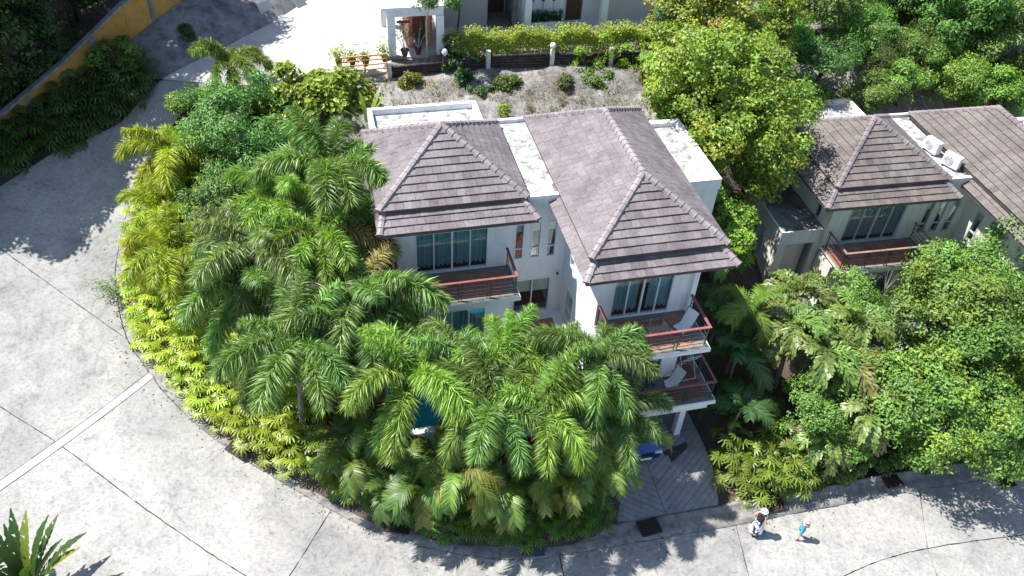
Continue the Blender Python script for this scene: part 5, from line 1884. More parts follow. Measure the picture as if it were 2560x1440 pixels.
ub('plinth', M_GREYWALL, (7.6, 24.0, 43.3, 52, 8.0, 8.84))
Fu = wallmap('front', 44.9)
wall(uv, UO, M_LILAC, Fu, 7.6, 10.35, 8.84, 12.2, [(7.9, 9.1, 10.75, 12.0)])
window(uv, UO, Fu, 7.9, 9.1, 10.75, 12.0, n=1, frame=M_FRAMEG)
ub('wall', M_LILAC, (10.15, 10.35, 45.1, 46.6, 8.84, 12.2))
ub('wall', M_GREYCON, (11.75, 12.05, 44.5, 46.6, 8.84, 12.2))
wall(uv, UO, M_LILAC, wallmap('front', 46.4), 10.35, 11.75, 8.84, 12.2, [(10.4, 11.7, 8.9, 11.4)])
dd_ = ub('door', M_DOOR, (10.42, 11.68, 46.42, 46.5, 8.9, 11.38))
ub('door_panel', M_DOOR, (10.52, 11.0, 46.395, 46.42, 9.1, 11.2), (11.1, 11.58, 46.395, 46.42, 9.1, 11.2), parent=dd_)
ub('step', M_TERRA2 if 'M_TERRA2' in globals() else M_GROUT, (10.4, 11.7, 44.3, 46.35, 8.845, 8.95))
wall(uv, UO, M_GREYWALL, wallmap('front', 44.8), 12.05, 21.2, 8.84, 12.2, [(15.0, 16.0, 8.9, 11.2), (17.35, 17.75, 10.9, 12.0), (17.95, 18.65, 10.9, 12.0)])
window(uv, UO, wallmap('front', 44.8), 17.35, 17.75, 10.9, 12.0, n=1, frame=M_FRAMEG)
window(uv, UO, wallmap('front', 44.8), 17.95, 18.65, 10.9, 12.0, n=1, frame=M_FRAMEG)
dd_ = ub('door', M_DOOR, (15.03, 15.97, 44.86, 44.93, 8.9, 11.18))
MB().lathe([(0.0, 0), (0.03, 0.0), (0.03, 0.03), (0.0, 0.03)], (15.9, 44.83, 9.95), 8).build('handle', M_CHROME, dd_, UO)
for x in (12.6, 13.25, 13.9, 14.55):
    ub('wall_panel', M_WHITE, (x - 0.28, x + 0.28, 44.74, 44.798, 8.9, 12.0))
for x in (12.95, 13.58, 14.2):
    lp = ub('wall_lamp', M_STEEL, (x - 0.07, x + 0.07, 44.66, 44.738, 10.2, 10.65))
ub('planter', M_WHITE, (12.5, 14.7, 43.95, 44.55, 8.845, 9.25))
r = np.random.default_rng(5)
P = np.c_[r.uniform(12.55, 14.65, 900), r.uniform(44.0, 44.5, 900), 9.25 + 0.55 * r.random(900) ** 1.5]
V, Fc, T = leaf_cloud(P - np.array(UO), np.tile([0, -0.3, 0.6], (900, 1)), 0.16, 0.07, r)
o = link('planter_foliage', npmesh('planter_foliage', V, Fc, M_LEAF, T), uv)
o.color = (0.03, 0.07, 0.025, 1)
for x in (12.2, 16.75):
    ub('column', M_WHITE, (x, x + 0.38, 43.5, 43.88, 8.84, 12.2))
ub('column', M_WHITE, (22.3, 22.7, 43.3, 43.7, 8.84, 12.2))
ub('wall', M_INT, (21.2, 24.0, 46.0, 46.2, 8.84, 12.2))  # back of the dark opening, its shade put into the near-black colour
ub('wall', M_GREYWALL, (23.8, 24.0, 44.0, 46.0, 8.84, 12.2))
ub('roof_slab', M_WHITE, (7.2, 24.4, 43.3, 53, 12.2, 12.5))
ub('wall', M_GREYWALL, (7.6, 7.8, 45.1, 51.8, 8.84, 12.2))
ub('wall', M_GREYWALL, (7.8, 24.0, 51.6, 51.8, 8.84, 12.2))
# portico
pf = ub('portico_column', M_WHITE, (4.3, 4.72, 41.85, 42.2, 8.8, 11.0), (6.9, 7.28, 41.7, 42.05, 8.8, 11.0), (4.3, 4.72, 45.2, 45.6, 8.8, 11.0))
ub('portico_roof', M_WHITE, (4.0, 7.55, 41.6, 46.2, 11.45, 11.6))
ub('portico_beam', M_WHITE, (4.3, 7.28, 41.82, 42.1, 11.0, 11.45))
ub('portico_wall', M_ORANGE, (5.55, 5.75, 42.9, 45.5, 8.8, 11.0), (5.75, 7.1, 44.6, 44.8, 8.8, 11.0), (6.55, 6.75, 42.9, 44.6, 8.8, 11.0))
ub('shelf', M_DOOR, (4.9, 5.6, 42.7, 42.85, 10.25, 10.33))

u2o = Vector((33.0, 45.0, 8.8))
u2 = empty('upper_house', u2o, R_(-2), 'pale grey house with a dark window, half hidden by the hillside trees', 'house')
for nm, m, bx in (('wall', M_GREYWALL, (-1.4, 4.0, 0, 0.2, 0, 2.3)), ('wall', M_GREYWALL, (-1.4, -0.0, 0, 0.2, 2.3, 3.3)), ('wall', M_GREYWALL, (1.9, 4.0, 0, 0.2, 2.3, 3.3)),
                  ('window', M_SMOKE, (0.0, 1.9, 0.08, 0.14, 2.3, 3.2)), ('roof_slab', M_WHITE, (-3.4, 5.5, -1.5, 6, 3.3, 3.6)), ('column', M_WHITE, (-2.2, -1.8, -1.2, -0.8, -0.2, 3.3)),
                  ('door', M_DOOR, (-3.0, -2.3, 0.4, 0.5, 0, 2.4)), ('wall', M_LILAC, (-3.4, -1.45, 0.5, 0.7, 0, 3.3)), ('plinth', M_GREYCON, (-3.4, 5.5, -1.5, 6, -1.0, 0.0))):
    MB().box(*bx).build(nm, m, u2)

# timber fence: posts with lamps, stacked logs between them
FP = [(4.15, 40.65, 8.25), (7.15, 40.75, 8.35), (9.55, 40.85, 8.45), (13.1, 40.65, 8.4), (16.45, 40.4, 8.4), (19.6, 40.15, 8.4)]
for i, (x, y, z) in enumerate(FP):
    ro = empty('fence_post', (x, y, z - 0.35), 0, ['stained concrete post where the ochre railing meets the log fence', 'dark post with a globe lamp left of the hanging bush', 'short pale post left of the long log fence span',
               'pale post with a white globe lamp in the middle of the hedge', 'pale post right of the middle lamp post', 'post at the right end of the log fence by the thin tree'][i], 'post', 'fence posts below the hedge')
    MB().box(-0.11, 0.11, -0.11, 0.11, 0, 1.2).build('post', M_STAIN if i == 1 else M_BEIGE, ro, bevel=0.01)
    if i in (1, 3):
        MB().lathe([(0.0, 0), (0.06, 0.0), (0.07, 0.06), (0.14, 0.12), (0.17, 0.22), (0.14, 0.33), (0.07, 0.39), (0.0, 0.40)], (0, 0, 1.2), 14).build('globe', M_GLOBE, ro, smooth=True)
for i in range(5):
    a, b2 = FP[i], FP[i + 1]
    ro = empty('log_fence', ((a[0] + b2[0]) / 2, (a[1] + b2[1]) / 2, a[2] - 0.2), 0, ['log wall of stacked dark timber left of the globe lamp', 'log wall hidden behind the hanging bush', 'long log wall left of the middle lamp post', 'log wall right of the middle lamp post', 'log wall at the right end of the hedge'][i], 'fence', 'stacked log walls below the hedge')
    for k in range(5):
        q = MB()
        zz = 0.08 + k * 0.165
        L = (b2[0] - a[0]) / 2 - 0.16
        q.tube([(-L, (a[1] - b2[1]) / 2, zz + rnd.uniform(-0.01, 0.01)), (0, 0.015, zz + rnd.uniform(-0.02, 0.02)), (L, (b2[1] - a[1]) / 2, zz)], [0.08, 0.085, 0.078], 7)
        q.build('log', M_STAIN, ro, smooth=True)
# hedge
ho = empty('hedge', (13.8, 41.6, 8.6), 0, 'clipped yellow green hedge in front of the upper villa', 'hedge')
n = 17000
P = np.c_[r.uniform(-6.3, 6.6, n), r.uniform(-0.62, 0.62, n), 1.42 * r.random(n) ** 0.45]
P[:, 1] += -0.05 * P[:, 0]
lump = 0.10 * np.sin(P[:, 0] * 2.3) + 0.07 * np.sin(P[:, 0] * 5.1 + 1)
P[:, 2] += lump * (P[:, 2] > 0.6) + r.normal(0, 0.03, n)
front = r.random(n) < 0.55
P[front, 1] = -0.05 * P[front, 0] - 0.62 + r.normal(0, 0.07, front.sum()) + lump[front]
N = np.where(front[:, None], np.array([[0, -0.9, 0.35]]), np.array([[0, 0, 1.0]]))
V, Fc, T = leaf_cloud(P, N, 0.13, 0.075, r, 0.75, 1.25)
T3 = np.repeat(T[:, None], 3, 1)
T3[np.repeat(r.random(n) < 0.12, 2)] *= np.array([1.35, 0.85, 0.8])
o = link('foliage', npmesh('foliage', V, Fc, M_LEAF, T3), ho)
o.color = (0.27, 0.34, 0.035, 1)
bs = MB()
for k in range(34):
    x = -6.2 + k * 0.375
    bs.tube([(x, -0.05 * x, -0.2), (x + rnd.uniform(-0.1, 0.1), -0.05 * x, 1.0)], [0.025, 0.012], 4)
bs.build('stems', M_BARK, ho)['kind'] = 'stuff'
for i, (x, y, z, rx, ry, rz, col, lab) in enumerate([
        (8.1, 40.6, 7.9, 1.0, 0.6, 1.1, (0.05, 0.11, 0.025), 'dark green bush hanging over the log fence by the globe lamp'), (8.5, 39.2, 7.2, 1.1, 0.8, 0.9, (0.05, 0.10, 0.025), 'dark bush on the bank below the globe lamp'),
        (15.2, 40.0, 7.9, 1.5, 0.6, 1.2, (0.20, 0.30, 0.035), 'green creeper spilling over the log fence'), (15.3, 39.0, 7.5, 0.85, 0.55, 0.7, (0.12, 0.20, 0.03), 'green creeper hanging below the fence on the bank'), (17.6, 40.0, 8.0, 1.1, 0.55, 1.0, (0.19, 0.28, 0.035), 'green bush at the right part of the log fence'),
        (18.9, 39.4, 7.7, 1.1, 0.8, 1.0, (0.13, 0.22, 0.03), 'bush at the foot of the thin tree'), (10.3, 39.3, 7.8, 0.55, 0.45, 0.45, (0.12, 0.19, 0.03), 'low green weed clump on the bank'), (9.6, 36.4, 6.6, 0.5, 0.4, 1.0, (0.19, 0.27, 0.03), 'light green shrub growing up from behind the flat roof'),
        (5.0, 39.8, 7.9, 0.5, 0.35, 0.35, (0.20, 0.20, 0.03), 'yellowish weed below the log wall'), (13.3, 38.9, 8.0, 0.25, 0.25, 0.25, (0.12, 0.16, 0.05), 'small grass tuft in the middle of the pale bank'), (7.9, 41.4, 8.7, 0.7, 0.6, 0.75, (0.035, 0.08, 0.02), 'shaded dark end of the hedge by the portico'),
        (17.9, 38.6, 8.0, 0.4, 0.35, 0.3, (0.14, 0.20, 0.03), 'small weed at the right side of the bank'), (-6.2, 44.9, 8.9, 0.45, 0.4, 0.45, (0.06, 0.12, 0.02), 'round bush on the old concrete slope')]):
    bush(lab, (x, y, z), (rx, ry, rz), col, 26, 36, 0.26, (0.15, 0.075), 200 + i, group='bushes on the bank')

# ochre railing with pots behind
ro = empty('ochre_railing', (2.9, 40.45, 8.7), R_(3), 'ochre painted steel railing at the edge of the upper yard', 'railing')
for zz in (0.15, 0.42, 0.68):
    MB().bar((-1.2, 0, zz), (1.15, 0, zz), 0.05, 0.05).build('rail', M_YRAIL, ro)
MB().bar((-1.25, 0, 0.93), (1.2, 0, 0.93), 0.08, 0.06).build('top_rail', M_YRAIL, ro)
for x in (-1.2, 0, 1.15):
    MB().bar((x, 0.001, -0.1), (x, 0.001, 0.9), 0.06, 0.06, up=(1, 0, 0)).build('post', M_YRAIL, ro)


def pot_plant(label, loc, h, rpot, col, kind):
    ro = empty('potted_plant', loc, rnd.uniform(0, 6), label, 'plant', 'pots in the upper yard')
    MB().lathe([(0, 0), (rpot * 0.6, 0), (rpot, 0.32), (rpot * 1.12, 0.34), (rpot * 1.12, 0.40), (rpot * 0.9, 0.40), (rpot * 0.85, 0.34), (0, 0.34)], (0, 0, 0), 12).build('pot', M_POT, ro, smooth=False)
    q = MB()
    C = []
    for k in range(5):
        a = k * 1.26
        e = Vector((0.35 * h * math.cos(a), 0.35 * h * math.sin(a), 0.36 + h * (0.7 + 0.3 * (k % 2))))
        q.tube([(0, 0, 0.3), e * 0.5 + Vector((0, 0, 0.2)), e], [0.025, 0.02, 0.012], 5)
        C.append(np.array(e))
    q.build('stem', M_GREYSTEM, ro)
    P = np.concatenate([c + r.normal(0, 0.13 if kind else 0.2, (16 if kind else 60, 3)) for c in C])
    V, Fc, T = leaf_cloud(P, np.tile([0, 0, 0.7], (len(P), 1)), 0.24 if kind else 0.14, 0.06, r)
    o = link('foliage', npmesh('foliage', V, Fc, M_LEAF, T), ro)
    o.color = (*col, 1)


pot_plant('potted plant with a bushy top at the portico corner', (4.0, 41.3, 8.82), 0.35, 0.17, (0.14, 0.22, 0.03), 0)
pot_plant('frangipani in a pot under the portico', (5.15, 41.75, 8.82), 1.3, 0.2, (0.09, 0.08, 0.04), 1)
pot_plant('second potted frangipani beside the thin tree', (5.9, 41.9, 8.82), 1.3, 0.2, (0.08, 0.11, 0.03), 1)
pot_plant('small clay pot behind the ochre railing, left one', (2.3, 41.0, 8.8), 0.2, 0.18, (0.16, 0.2, 0.04), 0)
pot_plant('clay pot with grassy leaves behind the ochre railing', (3.0, 41.0, 8.8), 0.35, 0.2, (0.15, 0.17, 0.05), 1)
pot_plant('yellow leaved pot plant at the left end of the ochre railing', (1.6, 41.1, 8.8), 0.45, 0.17, (0.25, 0.28, 0.03), 0)
tree('thin tree with drooping narrow leaves in front of the portico', (6.3, 41.3, 8.6), (6.5, 41.4, 12.2), (1.3, 1.0, 0.75), (0.085, 0.16, 0.05), 40, 45, 0.36, (0.26, 0.06), 301, trunk_r=0.055, limbs=5, bark=M_GREYSTEM)
tree('thin tree with feathery leaves at the right end of the hedge', (19.0, 39.2, 8.0), (19.3, 39.5, 11.6), (1.15, 1.0, 1.3), (0.10, 0.19, 0.06), 50, 60, 0.36, (0.15, 0.045), 302, trunk_r=0.05, limbs=6, bark=M_GREYSTEM)
tree('light green tree top beside the upper villa window', (8.3, 43.6, 8.8), (8.5, 43.7, 11.9), (0.7, 0.6, 0.6), (0.18, 0.27, 0.03), 20, 40, 0.3, (0.2, 0.1), 303, trunk_r=0.05, limbs=4)

for i, (x, y, a) in enumerate(((2.9, 43.6, 0.1), (3.9, 44.3, 0.05))):
    o = MB().box(-0.45, 0.45, -0.3, 0.3, 0, 0.012).build('floor_mat', M_MATB, None)
    o.location = (x, y, zroad(x, y) + 0.014)
    o.rotation_euler = (0, 0, a)
    setp(o, ['pale blue mat lying on the upper yard, nearer one', 'pale blue mat lying on the upper yard, nearer the portico'][i], 'mat', 'mats on the upper yard')
for i, (x, y, w, h, a) in enumerate(((-1.75, 47.25, 0.9, 1.0, 0.72), (0.1, 48.6, 0.7, 0.8, 0.75))):
    o = MB().box(-w / 2, w / 2, -0.04, 0.04, 0, h).build('concrete_slab', M_BAND, None, bevel=0.01)
    o.location = (x, y, zroad(x, y) + 0.0)
    o.rotation_euler = (-0.5, 0, a)
    setp(o, ['grey concrete slab leaning on the slope by the hose', 'grey concrete slab leaning further along the slope'][i], 'slab', 'slabs leaning on the slope')
hp = []
for k in range(60):
    a = k * 0.55
    rr_ = 0.35 + 0.12 * math.sin(k * 1.3)
    hp.append((rr_ * math.cos(a) + 0.1 * math.sin(k * 0.37), rr_ * math.sin(a), 0.03 + 0.05 * (k % 5) / 5 + 0.02 * k / 60))
o = MB().tube(hp, 0.018, 5).build('hose', M_HOSE, None, smooth=True)
o.location = (-0.9, 47.0, zroad(-0.9, 47.0) + 0.02)
setp(o, 'tangled pale blue hose lying by the leaning slab', 'hose')

# yellow boundary wall with concrete posts and coping, and the old concrete slope below it
W = [(-22.0, 35.8, 4.2, 6.0), (-18.6, 37.8, 4.8, 6.5), (-15.2, 40.2, 5.6, 7.45), (-11.9, 42.6, 6.9, 9.15), (-8.9, 44.7, 9.0, 11.05), (-6.3, 47.3, 9.9, 11.95), (-3.6, 50.0, 10.6, 12.6), (-0.5, 53.0, 11.2, 13.2)]
yw = empty('boundary_wall', (W[3][0], W[3][1], W[3][2]), 0, 'weathered yellow boundary wall with grey coping beside the upper road', 'wall')
yo = Vector((W[3][0], W[3][1], W[3][2]))
for a, b2 in zip(W[:-1], W[1:]):
    d = (Vector(b2[:2]) - Vector(a[:2])).normalized()
    nn = Vector((d.y, -d.x)) * 0.09

    def seg(za0, za1, zb0, zb1, k):
        q = MB()
        p = [Vector(a[:2]), Vector(b2[:2])]
        vs = []
        for (pt, z0, z1) in ((p[0], za0, za1), (p[1], zb0, zb1)):
            for s_ in (-k, k):
                for z_ in (z0, z1):
                    vs.append((pt.x + nn.x * s_, pt.y + nn.y * s_, z_))
        q.add(vs, [(0, 1, 3, 2), (4, 6, 7, 5), (0, 4, 5, 1), (2, 3, 7, 6), (1, 5, 7, 3), (0, 2, 6, 4)])
        return q
    seg(a[2] - 1.5, a[3], b2[2] - 1.5, b2[3], 1.0).build('wall_panel', M_YELLOW, yw, yo)
    seg(a[3] + 0.002, a[3] + 0.13, b2[3] + 0.002, b2[3] + 0.13, 1.7).build('coping', M_CAP, yw, yo)
    p = Vector(a[:2]).lerp(Vector(b2[:2]), 0.45)
    za, zt = a[2] + (b2[2] - a[2]) * 0.45, a[3] + (b2[3] - a[3]) * 0.45
    MB().bar((p.x, p.y, za - 1.2), (p.x, p.y, zt - 0.02), 0.26, 0.26, up=(d.x, d.y, 0)).build('post', M_CAP, yw, yo)
low = [(-8.2, 42.7), (-7.2, 42.45), (-4.4, 44.25), (-1.4, 47.05), (2.4, 52.0)]
topw = [(-9.6, 44.1, 8.6), (-8.7, 44.7, 9.3), (-6.2, 47.2, 10.15), (-3.5, 49.9, 10.8), (-0.3, 53.0, 11.4)]
V, Fc = [], []
for (lx, ly), (tx, ty, tz) in zip(low, topw):
    lz = zroad(lx, ly) - 0.05
    for k in range(7):
        t = k / 6
        V.append((lx + (tx - lx) * t, ly + (ty - ly) * t, lz + (tz - lz) * (t ** 0.8) + rnd.uniform(-0.04, 0.04)))
for i in range(len(low) - 1):
    for k in range(6):
        Fc.append((i * 7 + k, (i + 1) * 7 + k, (i + 1) * 7 + k + 1, i * 7 + k + 1))
sl = link('concrete_slope', npmesh('concrete_slope', V, Fc, M_GREYCON, smooth=False))
sl['kind'] = 'structure'


def boulder(loc, s, seed, label):
    bm = bmesh.new()
    bmesh.ops.create_icosphere(bm, subdivisions=3, radius=1)
    rr = np.random.default_rng(seed)
    ph = rr.uniform(0, 6, 6)
    for v in bm.verts:
        k = 1 + 0.16 * math.sin(3 * v.co.x + ph[0]) * math.sin(3 * v.co.y + ph[1]) + 0.12 * math.sin(5 * v.co.z + ph[2]) + 0.05 * math.sin(11 * v.co.x + 9 * v.co.y + ph[3])
        v.co = Vector((v.co.x * s[0], v.co.y * s[1], v.co.z * s[2])) * k
    me = bpy.data.meshes.new('boulder')
    bm.to_mesh(me)
    bm.free()
    me.materials.append(M_ROCK)
    me.shade_smooth()
    o = link('boulder', me)
    o.location = loc
    setp(o, label, 'rock', 'rocks under the wall bed')


boulder((-8.7, 42.2, 7.4), (0.9, 0.7, 0.7), 1, 'large brown boulder where the yellow wall bed meets the slope')
boulder((-9.8, 40.9, 6.7), (0.35, 0.3, 0.25), 2, 'small pale stone at the dark verge of the upper road')
boulder((-10.9, 40.4, 6.3), (0.5, 0.35, 0.3), 3, 'flat stone at the verge further down the upper road')
boulder((-8.0, 41.4, 7.2), (0.4, 0.4, 0.35), 4, 'stone between the boulder and the upper road')
tree('light green leafy branch tree leaning over the boulder', (-9.6, 42.9, 7.6), (-9.4, 42.9, 9.3), (1.2, 0.9, 0.8), (0.12, 0.19, 0.03), 40, 36, 0.36, (0.22, 0.12), 310, trunk_r=0.07, limbs=5)

# rough face of the cut bank behind the white villa
bx, by = np.meshgrid(np.arange(0.5, 24.01, 0.24), np.arange(32.9, 40.4, 0.24))


def vnoise(x, y, seed):
    g = np.random.default_rng(seed).standard_normal((64, 64))
    xi, yi = np.floor(x).astype(int), np.floor(y).astype(int)
    fx, fy = x - xi, y - yi
    fx, fy = fx * fx * (3 - 2 * fx), fy * fy * (3 - 2 * fy)
    q = lambda a, b_: g[a % 64, b_ % 64]
    return (q(xi, yi) * (1 - fx) + q(xi + 1, yi) * fx) * (1 - fy) + (q(xi, yi + 1) * (1 - fx) + q(xi + 1, yi + 1) * fx) * fy


def bank_z(x, y):
    z = zland(x, y)
    n_ = 0.34 * np.abs(vnoise(x * 0.55, y * 0.35, 1)) + 0.20 * np.abs(vnoise(x * 1.5, y * 0.8, 2)) + 0.10 * vnoise(x * 3.1, y * 2.3, 3) + 0.05 * vnoise(x * 6.5, y * 5.5, 4)
    e = 0.75 * np.clip((y - 32.9) / 0.8, 0, 1) * np.clip((40.4 - y) / 2.2, 0, 1)
    return z + 0.05 + n_ * e


bz = bank_z(bx, by)
ny_, nx_ = bx.shape
ii = np.arange(nx_ * ny_).reshape(ny_, nx_)
Fc = np.stack([ii[:-1, :-1], ii[:-1, 1:], ii[1:, 1:], ii[1:, :-1]], -1).reshape(-1, 4)
bk = link('bank', npmesh('bank', np.stack([bx, by, bz], -1), Fc, M_GROUND))
bk['kind'] = 'structure'
# low weeds scattered over it
n = 3600
kx, ky = r.uniform(1.5, 23, 90), r.uniform(33.5, 40.2, 90)
j = r.integers(0, 90, n)
sp = r.uniform(0.08, 0.32, 90)[j]
wx, wy = kx[j] + r.normal(0, 1, n) * sp, ky[j] + r.normal(0, 1, n) * sp
P = np.c_[wx, wy, bank_z(wx, wy) + 0.04 + np.abs(r.normal(0, 0.09, n))]
V, Fw, T = leaf_cloud(P, np.tile([0, -0.2, 0.8], (n, 1)), 0.12, 0.05, r)
T3 = np.repeat(T[:, None], 3, 1)
T3[np.repeat((np.arange(90) % 3 == 0)[j], 2)] *= np.array([1.9, 1.0, 0.9])
o = link('weeds', npmesh('weeds', V, Fw, M_LEAF, T3))
o.color = (0.12, 0.17, 0.045, 1)
setp(o, 'low green and withered weeds scattered over the bank', 'weeds', kind='stuff')
# fallen leaves along the kerb and gutter
n = 900
k = r.integers(4, len(GC) - 20, n)
off = np.abs(r.normal(0.75, 0.55, n)) - 0.45
P = np.array([(GC[q][0] + GN[q].x * o_ + r.normal(0, 0.25), GC[q][1] + GN[q].y * o_ + r.normal(0, 0.25), 0) for q, o_ in zip(k, off)])
P[:, 2] = zroad(P[:, 0], P[:, 1]) + 0.025
V, Fw, T = leaf_cloud(P, np.tile([0, 0, 3.0], (n, 1)), 0.10, 0.04, r, 0.5, 1.3, droop=0.0, fold=0.05, spread=0.2)
o = link('fallen_leaves', npmesh('fallen_leaves', V, Fw, M_LEAF, T))
o.color = (0.15, 0.105, 0.05, 1)
setp(o, 'small fallen leaves lying along the gutter', 'leaves', kind='stuff')

# dry grass on the cut bank
n = 9000
gx, gy = r.uniform(2.5, 22, n), r.uniform(34.0, 40.3, n)
keep = (np.sin(gx * 1.1 + 0.6) + np.sin(gy * 1.9 + gx * 0.4) + r.normal(0, 0.5, n)) > 0.1
gx, gy = gx[keep], gy[keep]
n = len(gx)
gz = bank_z(gx, gy) + 0.01
d = r.normal(0, 1, (n, 3))
d[:, 2] = np.abs(d[:, 2]) * 0.6 + 0.15
d[:, 1] -= 0.7
d /= np.linalg.norm(d, axis=1)[:, None]
L = r.uniform(0.15, 0.4, n)[:, None]
base = np.c_[gx, gy, gz]
w = np.cross(d, [0, 0, 1.0])
w /= np.linalg.norm(w, axis=1)[:, None]
V = np.stack([base - w * 0.016, base + w * 0.016, base + d * L - np.array([0, 0, 0.06])], 1).reshape(-1, 3)
Fc = np.arange(3 * n).reshape(-1, 3)
o = link('dry_grass', npmesh('dry_grass', V, Fc, M_LEAF, r.uniform(0.6, 1.3, n)))
o.color = (0.34, 0.27, 0.19, 1)
setp(o, 'dry straw coloured grass on the pale bank', 'grass', kind='stuff')

# ================================================================== pools
def pool(loc, rz, x1, y1, label):
    ro = empty('swimming_pool', loc, rz, label, 'pool', 'pools of the two villas')
    MB().box(0, x1, 0, y1, -1.5, -1.4).build('floor', M_POOL, ro)
    MB().box(-0.0, 0.1, 0, y1, -1.4, 0.0).build('side', M_POOL, ro)
    MB().box(x1 - 0.1, x1, 0, y1, -1.4, 0.0).build('side', M_POOL, ro)
    MB().box(0.1, x1 - 0.1, y1 - 0.1, y1, -1.4, 0.0).build('side', M_POOL, ro)
    MB().box(0.1, x1 - 0.1, 0.0, 0.1, -1.4, 0.0).build('side', M_POOL, ro)
    MB().box(-0.28, x1 + 0.28, -0.2, 0.08, 0.0, 0.06).build('coping', M_WHITE, ro)
    MB().box(-0.28, x1 + 0.28, y1 - 0.08, y1 + 0.25, 0.004, 0.06).build('coping', M_WHITE, ro)
    n = 14
    V = [(0.1 + (x1 - 0.2) * i / n, 0.1 + (y1 - 0.2) * j / n, -0.16) for i in range(n + 1) for j in range(n + 1)]
    F = [(i * (n + 1) + j, (i + 1) * (n + 1) + j, (i + 1) * (n + 1) + j + 1, i * (n + 1) + j + 1) for i in range(n) for j in range(n)]
    link('water', npmesh('water', V, F, M_WATER, smooth=True), ro)


pool((1.62, 20.82, 3.39), 0, 6.96, 3.06, 'turquoise pool of the white villa behind the palms')
pw = h2w((1.62, 18.82, 3.39))
pool(pw, H2R, 6.96, 3.06, 'turquoise pool of the beige villa glimpsed through the glossy trees')


# ================================================================== drains in the gutter
def grate(x, y, w, l, rz, label, plate=False):
    z = zroad(x, y) + 0.012
    ro = empty('steel_plate' if plate else 'drain_grate', (x, y, z), rz, label, 'plate' if plate else 'drain', None if plate else 'iron drain grates along the kerb')
    if plate:
        MB().box(-w / 2, -0.008, -l / 2, l / 2, 0.02, 0.045).build('leaf', M_PANEL, ro, bevel=0.004)
        MB().box(0.008, w / 2, -l / 2, l / 2, 0.02, 0.045).build('leaf', M_PANEL, ro, bevel=0.004)
        return
    MB().box(-w / 2, w / 2, -l / 2, l / 2, 0.0, 0.012).build('pit_shade', M_INT, ro)  # flat dark sheet under the bars, coloured as the shade of the drain
    for bx in ((-w / 2, w / 2, -l / 2, -l / 2 + 0.04), (-w / 2, w / 2, l / 2 - 0.04, l / 2), (-w / 2, -w / 2 + 0.04, -l / 2 + 0.04, l / 2 - 0.04), (w / 2 - 0.04, w / 2, -l / 2 + 0.04, l / 2 - 0.04)):
        MB().box(*bx, 0.012, 0.05).build('frame', M_IRON, ro)
    n = 13
    me = MB().box(-0.014, 0.014, -l / 2 + 0.045, l / 2 - 0.045, 0.015, 0.045).mesh('bar', M_IRON)
    for k in range(n):
        link('bar', me, ro).location = (-w / 2 + (k + 1) * w / (n + 1), 0, 0)
    me = MB().box(-w / 2 + 0.045, w / 2 - 0.045, -0.012, 0.012, 0.018, 0.0475).mesh('bar', M_IRON)
    for k in range(5):
        link('bar', me, ro).location = (0, -l / 2 + (k + 1) * l / 6, 0)


grate(-4.6, 22.67, 1.05, 0.58, R_(-44), 'rusty iron drain grate by the yellow lady palms at the left bend')
grate(1.3, 18.45, 1.05, 0.6, R_(-22), 'iron drain grate half hidden by the areca palm in front')
grate(11.36, 16.68, 0.9, 0.72, R_(4), 'dark iron drain grate at the mouth of the driveway')
grate(16.95, 16.72, 1.1, 0.7, R_(2), 'iron drain grate in the shade behind the walking woman')
grate(23.1, 16.95, 0.8, 0.6, R_(1), 'iron drain grate in the tree shade on the right')
grate(28.75, 16.25, 0.95, 0.6, R_(1), 'iron drain grate at the far right kerb')
grate(6.38, 16.62, 0.95, 0.62, R_(-8), 'pair of grey steel plates covering the gutter in front', True)


# ================================================================== furniture on the balconies
def lounge_chair(loc, rz, label):
    ro = empty('garden_chair', loc, rz, label, 'chair', 'white sling chairs on the balconies')
    pr = [(0.36, 0.40), (0.30, 0.43), (0.0, 0.36), (-0.16, 0.40), (-0.34, 0.70), (-0.50, 1.02)]
    V = []
    for y, z in pr:
        for x in (-0.26, 0.26):
            V.append((x, y, z))
    F = [(2 * i, 2 * i + 1, 2 * i + 3, 2 * i + 2) for i in range(5)]
    b = MB().add(V, F).add([(x, y, z - 0.012) for x, y, z in V], [f[::-1] for f in F])
    b.build('sling', M_SLING, ro)
    for s in (-1, 1):
        MB().tube([(s * 0.28, y, z) for y, z in pr], 0.016, 6).build('side_rail', M_STEEL, ro)
        MB().tube([(s * 0.28, 0.34, 0.42), (s * 0.30, 0.40, 0.01)], 0.015, 6).build('leg', M_STEEL, ro)
        MB().tube([(s * 0.28, -0.1, 0.37), (s * 0.30, -0.44, 0.01)], 0.015, 6).build('leg', M_STEEL, ro)
        MB().tube([(s * 0.30, -0.36, 0.70), (s * 0.33, -0.1, 0.64), (s * 0.33, 0.26, 0.62), (s * 0.30, 0.36, 0.42)], 0.014, 6).build('armrest', M_STEEL, ro)
    MB().tube([(-0.28, -0.50, 1.02), (0.28, -0.50, 1.02)], 0.014, 6).build('top_rail', M_STEEL, ro)
    MB().tube([(-0.28, 0.36, 0.40), (0.28, 0.36, 0.40)], 0.014, 6).build('front_rail', M_STEEL, ro)


